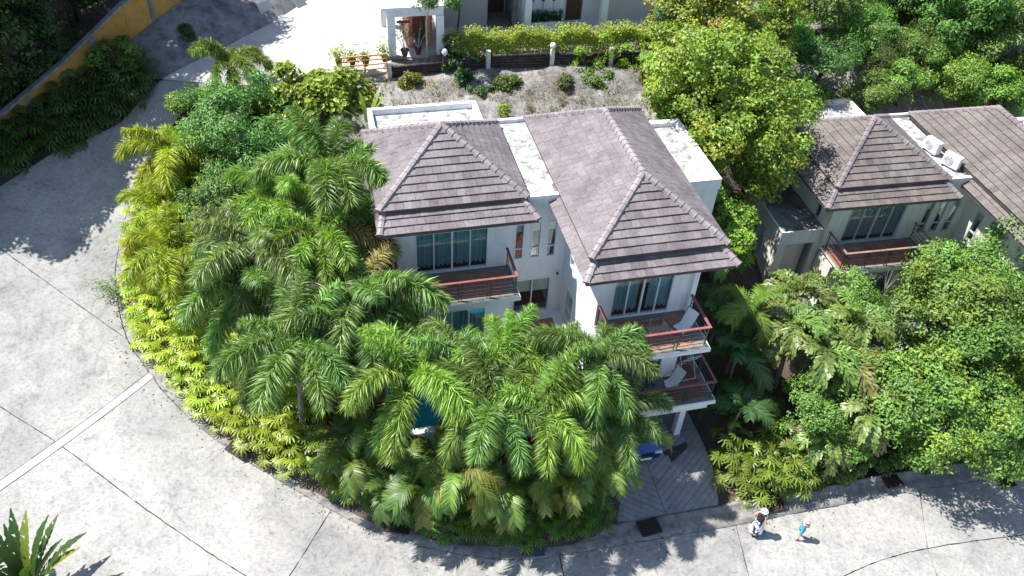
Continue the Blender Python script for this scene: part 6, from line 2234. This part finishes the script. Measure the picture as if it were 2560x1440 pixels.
lounge_chair((13.35, 21.25, 6.48), R_(118), 'white sling chair on the upper right balcony')
lounge_chair((13.3, 20.95, 3.415), R_(112), 'white sling chair beside the round table on the lower terrace')
ro = empty('square_table', (12.15, 21.2, 6.48), R_(8), 'square glass table with a thin frame on the upper right balcony', 'table')
MB().box(-0.45, 0.45, -0.45, 0.45, 0.68, 0.69).build('glass_top', M_GLASS, ro)
for a, b2 in (((-0.46, -0.46), (0.46, -0.46)), ((0.46, -0.46), (0.46, 0.46)), ((0.46, 0.46), (-0.46, 0.46)), ((-0.46, 0.46), (-0.46, -0.46))):
    MB().tube([(a[0], a[1], 0.685), (b2[0], b2[1], 0.685)], 0.016, 6).build('edge', M_STEEL, ro)
    MB().tube([(a[0] * 0.95, a[1] * 0.95, 0.67), (a[0] * 0.9, a[1] * 0.9, 0.0)], 0.016, 6).build('leg', M_STEEL, ro)
ro = empty('round_table', (12.35, 20.85, 3.415), 0, 'round smoked glass table on the lower terrace', 'table')
MB().lathe([(0, 0.68), (0.52, 0.68), (0.54, 0.69), (0.52, 0.70), (0, 0.70)], (0, 0, 0), 24).build('top', M_SMOKE, ro)
for k in range(4):
    a = k * math.pi / 2 + 0.4
    MB().tube([(0.42 * math.cos(a), 0.42 * math.sin(a), 0.67), (0.36 * math.cos(a), 0.36 * math.sin(a), 0.0)], 0.018, 6).build('leg', M_STEEL, ro)
ro = empty('round_table', (5.4, 24.75, 3.405), 0, 'black round table below the left balcony', 'table')
MB().lathe([(0, 0.70), (0.5, 0.70), (0.5, 0.74), (0, 0.74)], (0, 0, 0), 24).build('top', M_BLACKST, ro)
MB().lathe([(0.25, 0.0), (0.25, 0.03), (0.05, 0.06), (0.05, 0.70)], (0, 0, 0), 12).build('pedestal', M_BLACKST, ro)
ro = empty('drying_rack', (14.3, 21.75, 3.415), R_(4), 'folding metal drying rack standing on the lower terrace', 'rack')
for s in (-0.30, 0.30):
    MB().tube([(s, -0.45, 0.0), (s, 0.40, 1.35)], 0.016, 6).build('leg', M_RACK, ro)
    MB().tube([(s, 0.45, 0.0), (s, -0.40, 1.35)], 0.016, 6).build('leg', M_RACK, ro)
for y, z in ((-0.45, 0.02), (0.45, 0.02), (-0.40, 1.35), (0.40, 1.35), (-0.2, 0.98), (0.2, 1.01)):
    MB().tube([(-0.34, y, z), (0.34, y, z)], 0.018, 6).build('cross_tube', M_RACK, ro)
for k in range(5):
    x = -0.24 + k * 0.12
    MB().tube([(x, -0.40, 1.35), (x, 0.40, 1.35)], 0.008, 5).build('wire', M_RACK, ro)


# ================================================================== air conditioners on the beige villa
def ac(p, rz, label):
    ro = empty('air_conditioner', h2w(p), H2R + rz, label, 'air conditioner', 'air conditioners on the flat roof')
    MB().box(-0.43, 0.43, -0.17, 0.17, 0.08, 0.72).build('casing', M_AC, ro, bevel=0.015)
    MB().lathe([(0.0, 0), (0.24, 0.0), (0.25, 0.012), (0.0, 0.014)], (0, 0, 0), 24).build('fan_plate', M_GREYWALL, ro).matrix_local = Matrix.Translation((-0.10, -0.172, 0.42)) @ Matrix.Rotation(math.pi / 2, 4, 'X')
    for k in range(7):
        rad = 0.04 + k * 0.03
        o = MB().tube([(rad * math.cos(a * 0.3), 0, rad * math.sin(a * 0.3)) for a in range(22)], 0.004, 4, False).build('grille_ring', M_FRAMEG, ro)
        o.location = (-0.10, -0.196, 0.42)
    MB().box(0.30, 0.42, 0.171, 0.19, 0.12, 0.70).build('side_cover', M_ACDARK, ro)
    for x in (-0.3, 0.3):
        MB().box(x - 0.04, x + 0.04, -0.2, 0.2, 0.0, 0.08).build('foot', M_STEEL, ro)
    MB().box(0.431, 0.45, -0.05, 0.08, 0.15, 0.33).build('valve_cover', M_FRAME, ro)


ac((8.75, 29.15, 9.87), R_(-78), 'white air conditioner with its fan grille facing the small hip roof')
ac((8.95, 27.75, 9.87), R_(-64), 'white air conditioner at the front edge of the flat roof')


# ================================================================== car under the carport
def car(loc, rz, label):
    ro = empty('parked_car', loc, rz, label, 'car')
    st = [(-2.0, 0.62, 0.30, 0.62, 0.0), (-1.88, 0.78, 0.25, 0.74, 0.0), (-1.45, 0.84, 0.22, 0.88, 0.0), (-0.85, 0.86, 0.22, 0.98, 0.0), (-0.75, 0.86, 0.22, 0.99, 0.0), (0.6, 0.87, 0.22, 0.98, 0.0), (1.5, 0.86, 0.22, 0.97, 0.0), (1.85, 0.80, 0.28, 0.90, 0), (1.98, 0.70, 0.38, 0.72, 0)]
    V, F = [], []
    for (y, w, z0, z1, _) in st:
        pr = [(-w * 0.92, z0), (-w, z0 + 0.12), (-w, (z0 + z1) * 0.55), (-w * 0.94, z1 - 0.06), (-w * 0.80, z1), (0, z1 + 0.035), (w * 0.80, z1), (w * 0.94, z1 - 0.06), (w, (z0 + z1) * 0.55), (w, z0 + 0.12), (w * 0.92, z0)]
        V += [(x, y, z) for x, z in pr]
    k = 11
    for i in range(len(st) - 1):
        for j in range(k):
            F.append((i * k + j, i * k + (j + 1) % k, (i + 1) * k + (j + 1) % k, (i + 1) * k + j))
    F.append(tuple(range(k)))
    F.append(tuple((len(st) - 1) * k + j for j in range(k))[::-1])
    MB().add(V, F).build('body', M_CAR, ro, smooth=True)
    V, F = [], []
    for (y, w, z) in ((-0.95, 0.72, 0.97), (-0.35, 0.60, 1.38), (0.1, 0.60, 1.45), (1.0, 0.59, 1.42), (1.62, 0.66, 0.98)):
        V += [(-w - 0.06, y, 0.95), (-w, y, z), (w, y, z), (w + 0.06, y, 0.95)]
    for i in range(4):
        for j in range(3):
            F.append((i * 4 + j, i * 4 + j + 1, (i + 1) * 4 + j + 1, (i + 1) * 4 + j))
    F += [(0, 1, 2, 3), (16, 17, 18, 19)]
    MB().add(V, F).build('windows', M_CARGLASS, ro)
    MB().add([(-0.585, -0.33, 1.405), (0.585, -0.33, 1.405), (0.585, 0.1, 1.465), (-0.585, 0.1, 1.465), (-0.575, 1.0, 1.435), (0.575, 1.0, 1.435)], [(0, 1, 2, 3), (3, 2, 5, 4)]).build('roof', M_CAR, ro)
    for x in (-0.80, 0.80):
        for y in (-1.25, 1.25):
            o = MB().lathe([(0.12, -0.1), (0.27, -0.1), (0.31, -0.06), (0.31, 0.06), (0.27, 0.1), (0.12, 0.1)], (0, 0, 0), 20).build('wheel', M_TYRE, ro)
            o.matrix_local = Matrix.Translation((x, y, 0.31)) @ Matrix.Rotation(math.pi / 2, 4, 'Y')
            o2 = MB().lathe([(0.0, -0.105), (0.19, -0.105), (0.2, 0.105), (0.0, 0.105)], (0, 0, 0), 16).build('rim', M_CHROME, o)
    for x in (-0.55, 0.55):
        MB().box(x - 0.17, x + 0.17, -1.985, -1.80, 0.58, 0.72).build('headlight', M_LAMPGL, ro, bevel=0.02)
    MB().box(-0.34, 0.34, -2.015, -1.97, 0.46, 0.60).build('radiator_grille', M_BLACKST, ro)
    MB().box(-0.25, 0.25, -2.03, -2.0, 0.34, 0.44).build('number_plate', M_WHITE, ro)
    for s in (-1, 1):
        MB().box(s * 0.90 - 0.07, s * 0.90 + 0.07, -0.72, -0.62, 0.98, 1.09).build('mirror', M_CAR, ro, bevel=0.015)


car((12.15, 21.5, 0.39), 0, 'blue car parked nose out under the carport behind the palms')


# ================================================================== people
def skinned(name, nodes, edges, m, parent, root_i=0, sub=2):
    me = bpy.data.meshes.new(name)
    me.from_pydata([n[0] for n in nodes], edges, [])
    me.materials.append(m)
    o = link(name, me, parent)
    md = o.modifiers.new('skin', 'SKIN')
    md.use_smooth_shade = True
    for v, n in zip(me.skin_vertices[0].data, nodes):
        rr = n[1]
        v.radius = (rr, rr) if not hasattr(rr, '__len__') else rr
    me.skin_vertices[0].data[root_i].use_root = True
    ss = o.modifiers.new('sub', 'SUBSURF')
    ss.levels = ss.render_levels = sub
    return o


def hand(nodes, edges, wrist_i, wp, d, out, s):
    """palm and five fingers rooted at the wrist"""
    d = Vector(d).normalized()
    out = Vector(out).normalized()
    nrm = d.cross(out).normalized()
    wp = Vector(wp)
    nodes.append((tuple(wp + d * 0.045 * s), (0.026 * s, 0.018 * s)))
    p1 = len(nodes) - 1
    edges.append((wrist_i, p1))
    for k, (o_, ln) in enumerate(((0.030, 0.062), (0.011, 0.072), (-0.011, 0.068), (-0.029, 0.054))):
        a = wp + d * 0.085 * s + out * o_ * s
        b = a + d * ln * 0.55 * s + nrm * 0.012 * s
        c = b + d * ln * 0.4 * s + nrm * 0.026 * s
        i = len(nodes)
        nodes += [(tuple(a), 0.0095 * s), (tuple(b), 0.0085 * s), (tuple(c), 0.007 * s)]
        edges += [(p1, i), (i, i + 1), (i + 1, i + 2)]
    a = wp + d * 0.04 * s + out * 0.04 * s
    b = a + d * 0.032 * s + out * 0.018 * s
    i = len(nodes)
    nodes += [(tuple(a), 0.011 * s), (tuple(b), 0.008 * s)]
    edges += [(p1, i), (i, i + 1)]


def loft(rings, n=14):
    """rings: (cx, cy, z, rx, ry)"""
    V, F = [], []
    for (cx_, cy_, z, rx, ry) in rings:
        for k in range(n):
            a = 2 * math.pi * k / n
            V.append((cx_ + rx * math.cos(a), cy_ + ry * math.sin(a), z))
    for i in range(len(rings) - 1):
        for k in range(n):
            F.append((i * n + k, i * n + (k + 1) % n, (i + 1) * n + (k + 1) % n, (i + 1) * n + k))
    return MB().add(V, F)


def person(loc, rz, H, label, female=True):
    """faces +x locally; mid-stride"""
    s = H / 1.65
    ro = empty('person', loc, rz, label, 'person', 'people walking on the road')
    S = lambda x, y, z: (x * s, y * s, z * s)
    nodes, edges = [], []

    def nd(p, r_):
        nodes.append((S(*p), r_ * s if not hasattr(r_, '__len__') else (r_[0] * s, r_[1] * s)))
        return len(nodes) - 1
    pel = nd((0, 0, 0.90), (0.115, 0.15))
    wai = nd((0.02, 0, 1.05), (0.095, 0.12))
    che = nd((0.04, 0, 1.24), (0.11, 0.15))
    sho = nd((0.05, 0, 1.36), (0.08, 0.12))
    nek = nd((0.065, 0, 1.43), 0.048)
    hd0 = nd((0.085, 0, 1.50), (0.078, 0.066))
    hd1 = nd((0.085, 0, 1.575), (0.092, 0.074))
    hd2 = nd((0.08, 0, 1.62), (0.07, 0.06))
    edges += [(pel, wai), (wai, che), (che, sho), (sho, nek), (nek, hd0), (hd0, hd1), (hd1, hd2)]
    nose = nd((0.185, 0, 1.54), 0.012)
    edges += [(hd0, nose)]
    for sd_, fx in ((1, 0.18), (-1, -0.2)):
        h = nd((0.0, sd_ * 0.085, 0.86), 0.085)
        k = nd((fx * 0.55 + 0.04, sd_ * 0.09, 0.47), 0.052)
        a = nd((fx, sd_ * 0.09, 0.085), 0.034)
        t = nd((fx + 0.06, sd_ * 0.095, 0.035), 0.032)
        e = nd((fx + 0.15, sd_ * 0.10, 0.025), 0.026)
        edges += [(pel, h), (h, k), (k, a), (a, t), (t, e)]
        sh = nd((0.05, sd_ * 0.17, 1.34), 0.05)
        if female:
            el = nd((-0.02 + sd_ * -0.06, sd_ * 0.26, 1.10), 0.036)
            wr = nd((0.12 - sd_ * 0.05, sd_ * 0.24, 0.92), 0.025)
            dirn = (0.45, 0, -0.9)
        else:
            el = nd((0.16, sd_ * 0.20, 1.15), 0.036)
            wr = nd((0.24, sd_ * 0.08, 1.34), 0.025)
            dirn = (0.3, -sd_ * 0.3, 0.9)
        edges += [(sho, sh), (sh, el), (el, wr)]
        hand(nodes, edges, wr, nodes[wr][0], dirn, (0.5, sd_ * 0.3, 0.35) if female else (-0.2, 0.9 * sd_, 0.2), s)
    skinned('body', nodes, edges, M_SKIN, ro, 0)
    for sd_ in (1, -1):
        MB().lathe([(0.0, -0.012), (0.011, -0.006), (0.013, 0.0), (0.011, 0.006), (0, 0.012)], (0.166 * s, sd_ * 0.030 * s, 1.56 * s), 8).build('eye', M_HAIR, ro, smooth=True)
        MB().box(0.06 * s, 0.10 * s, sd_ * 0.078 * s - 0.012, sd_ * 0.078 * s + 0.012, 1.52 * s, 1.58 * s).build('ear', M_SKIN, ro, bevel=0.006)
        fx = 0.18 if sd_ == 1 else -0.2
        b = loft([((fx + 0.02) * s, sd_ * 0.09 * s, 0.10 * s, 0.055 * s, 0.048 * s), ((fx + 0.05) * s, sd_ * 0.095 * s, 0.05 * s, 0.10 * s, 0.052 * s), ((fx + 0.07) * s, sd_ * 0.097 * s, 0.0, 0.125 * s, 0.054 * s)])
        b.build('shoe', M_BLACKCL if female else M_PINK, ro, smooth=True)
    MB().box(0.158 * s, 0.17 * s, -0.022 * s, 0.022 * s, 1.488 * s, 1.497 * s).build('mouth', M_PINK, ro)
    # hair at the back of the head
    bm = loft([(0.05 * s, 0, 1.46 * s, 0.06 * s, 0.065 * s), (0.055 * s, 0, 1.53 * s, 0.095 * s, 0.085 * s), (0.06 * s, 0, 1.60 * s, 0.10 * s, 0.088 * s), (0.07 * s, 0, 1.66 * s, 0.07 * s, 0.06 * s), (0.07 * s, 0, 1.675 * s, 0.01, 0.01)])
    bm.build('hair', M_HAIR, ro, smooth=True)
    if female:
        MB().tube([S(-0.04, 0, 1.55), S(-0.09, 0, 1.50), S(-0.10, 0, 1.38)], [0.03 * s, 0.032 * s, 0.012 * s], 7).build('ponytail', M_HAIR, ro, smooth=True)
        loft([(0.005 * s, 0, 0.94 * s, 0.15 * s, 0.175 * s), (0.02 * s, 0, 1.06 * s, 0.128 * s, 0.155 * s), (0.035 * s, 0, 1.22 * s, 0.15 * s, 0.185 * s), (0.05 * s, 0, 1.36 * s, 0.115 * s, 0.17 * s), (0.055 * s, 0, 1.41 * s, 0.06 * s, 0.09 * s)]).build('top', M_BLACKCL, ro, smooth=True)
        n = 28
        V, F = [], []
        for (z, rx, ry, am) in ((0.99, 0.145, 0.165, 0.0), (0.85, 0.20, 0.21, 0.012), (0.62, 0.25, 0.24, 0.03), (0.40, 0.30, 0.27, 0.045), (0.28, 0.33, 0.29, 0.055)):
            for k in range(n):
                a = 2 * math.pi * k / n
                w = 1 + am * 4 * math.sin(a * 7) / 3
                V.append((rx * w * math.cos(a) * s, ry * w * math.sin(a) * s, z * s))
        for i in range(4):
            for k in range(n):
                F.append((i * n + k, i * n + (k + 1) % n, (i + 1) * n + (k + 1) % n, (i + 1) * n + k))
        MB().add(V, F).build('skirt', M_SKIRT, ro, smooth=True)
    else:
        loft([(0.005 * s, 0, 0.93 * s, 0.15 * s, 0.175 * s), (0.02 * s, 0, 1.06 * s, 0.125 * s, 0.15 * s), (0.035 * s, 0, 1.20 * s, 0.15 * s, 0.185 * s), (0.045 * s, 0, 1.27 * s, 0.14 * s, 0.17 * s)]).build('top', M_TEALCL, ro, smooth=True)
        for sd_, fx in ((1, 0.18), (-1, -0.2)):
            loft([(0.0, sd_ * 0.075 * s, 0.93 * s, 0.125 * s, 0.11 * s), (fx * 0.18 * s, sd_ * 0.088 * s, 0.76 * s, 0.11 * s, 0.10 * s), (fx * 0.36 * s, sd_ * 0.09 * s, 0.62 * s, 0.105 * s, 0.095 * s)]).build('shorts', M_TEALCL, ro, smooth=True)
    MB().lathe([(0.168 * s, -0.03), (0.155 * s, -0.004), (0.108 * s, 0.01), (0.10 * s, 0.06), (0.08 * s, 0.09), (0.0, 0.10), (0.0, 0.085), (0.075 * s, 0.078), (0.095 * s, 0.0), (0.155 * s, -0.02)], (0.075 * s, 0, 1.595 * s), 22).build('hat', M_STRAW if female else M_WHITECL, ro, smooth=True)


person((15.65, 15.66, zroad(15.65, 15.66)), R_(20), 1.58, 'woman in a black top, patterned white skirt and pale sun hat on the road')
person((17.42, 15.15, zroad(17.42, 15.15)), R_(12), 1.28, 'child in turquoise with a white hat and pink shoes on the road', False)

# ================================================================== foreground plant and roadside bits
def strap_leaf(L, wd, seed):
    rr = np.random.default_rng(seed)
    n = 26
    V, F, C = [], [], []
    for i in range(n + 1):
        t = i / n
        ang = R_(82 - 34 * t ** 1.4)
        x = L * (t * math.cos(R_(75)) + 0.20 * t * t)
        z = L * t * math.sin(R_(76)) - 0.16 * L * t ** 2.5
        w = wd * min(1, t * 5) * (1 - max(0, t - 0.75) / 0.25 * 0.85)
        jl = w * (1 - 0.45 * rr.random() * (i % 2))
        jr = w * (1 - 0.45 * rr.random() * (i % 3 == 0))
        V += [(x, -jl, z + 0.10 * jl), (x, 0, z), (x, jr, z + 0.10 * jr)]
    for i in range(n):
        for k in range(2):
            a = i * 3 + k
            if i > 3 and rr.random() < 0.07:
                F += [(a, a + 1, a + 4)]
                C += [rr.uniform(0.8, 1.1)]
            else:
                F += [(a, a + 1, a + 4), (a, a + 4, a + 3)]
                C += [rr.uniform(0.85, 1.1)] * 2
    return npmesh('leaf', V, F, M_GLOSSLEAF, C)


ro = empty('traveller_palm', (-11.6, 17.85, zroad(-11.6, 17.85)), 0, 'dark green fan of torn strap leaves at the lower left corner', 'palm')
SL = [strap_leaf(3.4, 0.18, s_) for s_ in (1, 2, 3, 4)]
MB().tube([(0, 0, -0.2), (0, 0, 0.5)], [0.2, 0.14], 8).build('trunk', M_TRUNK, ro)
for k in range(22):
    az = k * 2.399
    tl = rnd.uniform(-0.15, 0.3)
    s_ = rnd.uniform(0.75, 1.08)
    o = link('leaf', SL[k % 4], ro, Matrix.Translation((0.1 * math.cos(az), 0.1 * math.sin(az), 0.3)) @ Matrix.Rotation(az, 4, 'Z') @ Matrix.Rotation(tl, 4, 'Y') @ Matrix.Diagonal((s_, s_, s_, 1)))
    setcol(o, (0.04, 0.09, 0.018) if k % 11 else (0.18, 0.22, 0.03))
ro = empty('sapling', (-9.15, 30.6, zland(-9.15, 30.6)), 0, 'sparse feathery sapling leaning over the road from the yellow hedge', 'shrub')
SPL = []
for k in range(9):
    a = math.pi + rnd.uniform(-0.9, 0.9)
    e = Vector((math.cos(a) * rnd.uniform(0.6, 1.5), math.sin(a) * rnd.uniform(0.6, 1.5), rnd.uniform(0.5, 1.5)))
    MB().tube([(0, 0, 0), e * 0.5 + Vector((0, 0, 0.25)), e], [0.018, 0.012, 0.004], 4).build('branch', M_BARK, ro)
    SPL.append(np.array([np.array(e * t + Vector((0, 0, 0.25 * math.sin(t * 3.1)))) for t in np.linspace(0.35, 1.05, 40)]) + r.normal(0, 0.09, (40, 3)))
P = np.concatenate(SPL)
V, Fc, T = leaf_cloud(P, np.tile([0, 0, 1.0], (len(P), 1)), 0.16, 0.04, r)
o = link('foliage', npmesh('foliage', V, Fc, M_LEAF, T), ro)
o.color = (0.12, 0.19, 0.05, 1)
# banana like plant behind the left wing
ro = empty('banana_plant', (2.6, 37.0, zland(2.6, 37.0)), 0, 'banana like plant with upright leaves behind the left flat roof', 'plant')
for k in range(7):
    s_ = rnd.uniform(0.55, 0.85)
    o = link('leaf', SL[k % 4], ro, Matrix.Rotation(k * 2.4, 4, 'Z') @ Matrix.Rotation(rnd.uniform(-0.05, 0.5), 4, 'Y') @ Matrix.Diagonal((s_, s_, s_, 1)))
    setcol(o, (0.20, 0.25, 0.03))
# bare grey twigs by the beige villa's balcony
for i, p in enumerate(((25.4, 24.2, 4.2), (26.6, 24.0, 4.0))):
    ro = empty('dead_twigs', p, 0, ['bare grey twigs before the left part of the beige balcony', 'bare grey twigs before the right part of the beige balcony'][i], 'twigs', 'dead twigs before the beige balcony')
    MB().tube([(0, 0, -3.5), (0.05, 0, 0)], [0.03, 0.02], 5).build('stem', M_GREYSTEM, ro)
    for k in range(7):
        a = k * 0.9
        MB().tube([(0, 0, 0), (0.15 * math.cos(a), 0.15 * math.sin(a), 0.5), (0.3 * math.cos(a), 0.3 * math.sin(a), rnd.uniform(0.9, 1.5))], [0.018, 0.012, 0.005], 4).build('twig', M_GREYSTEM, ro)
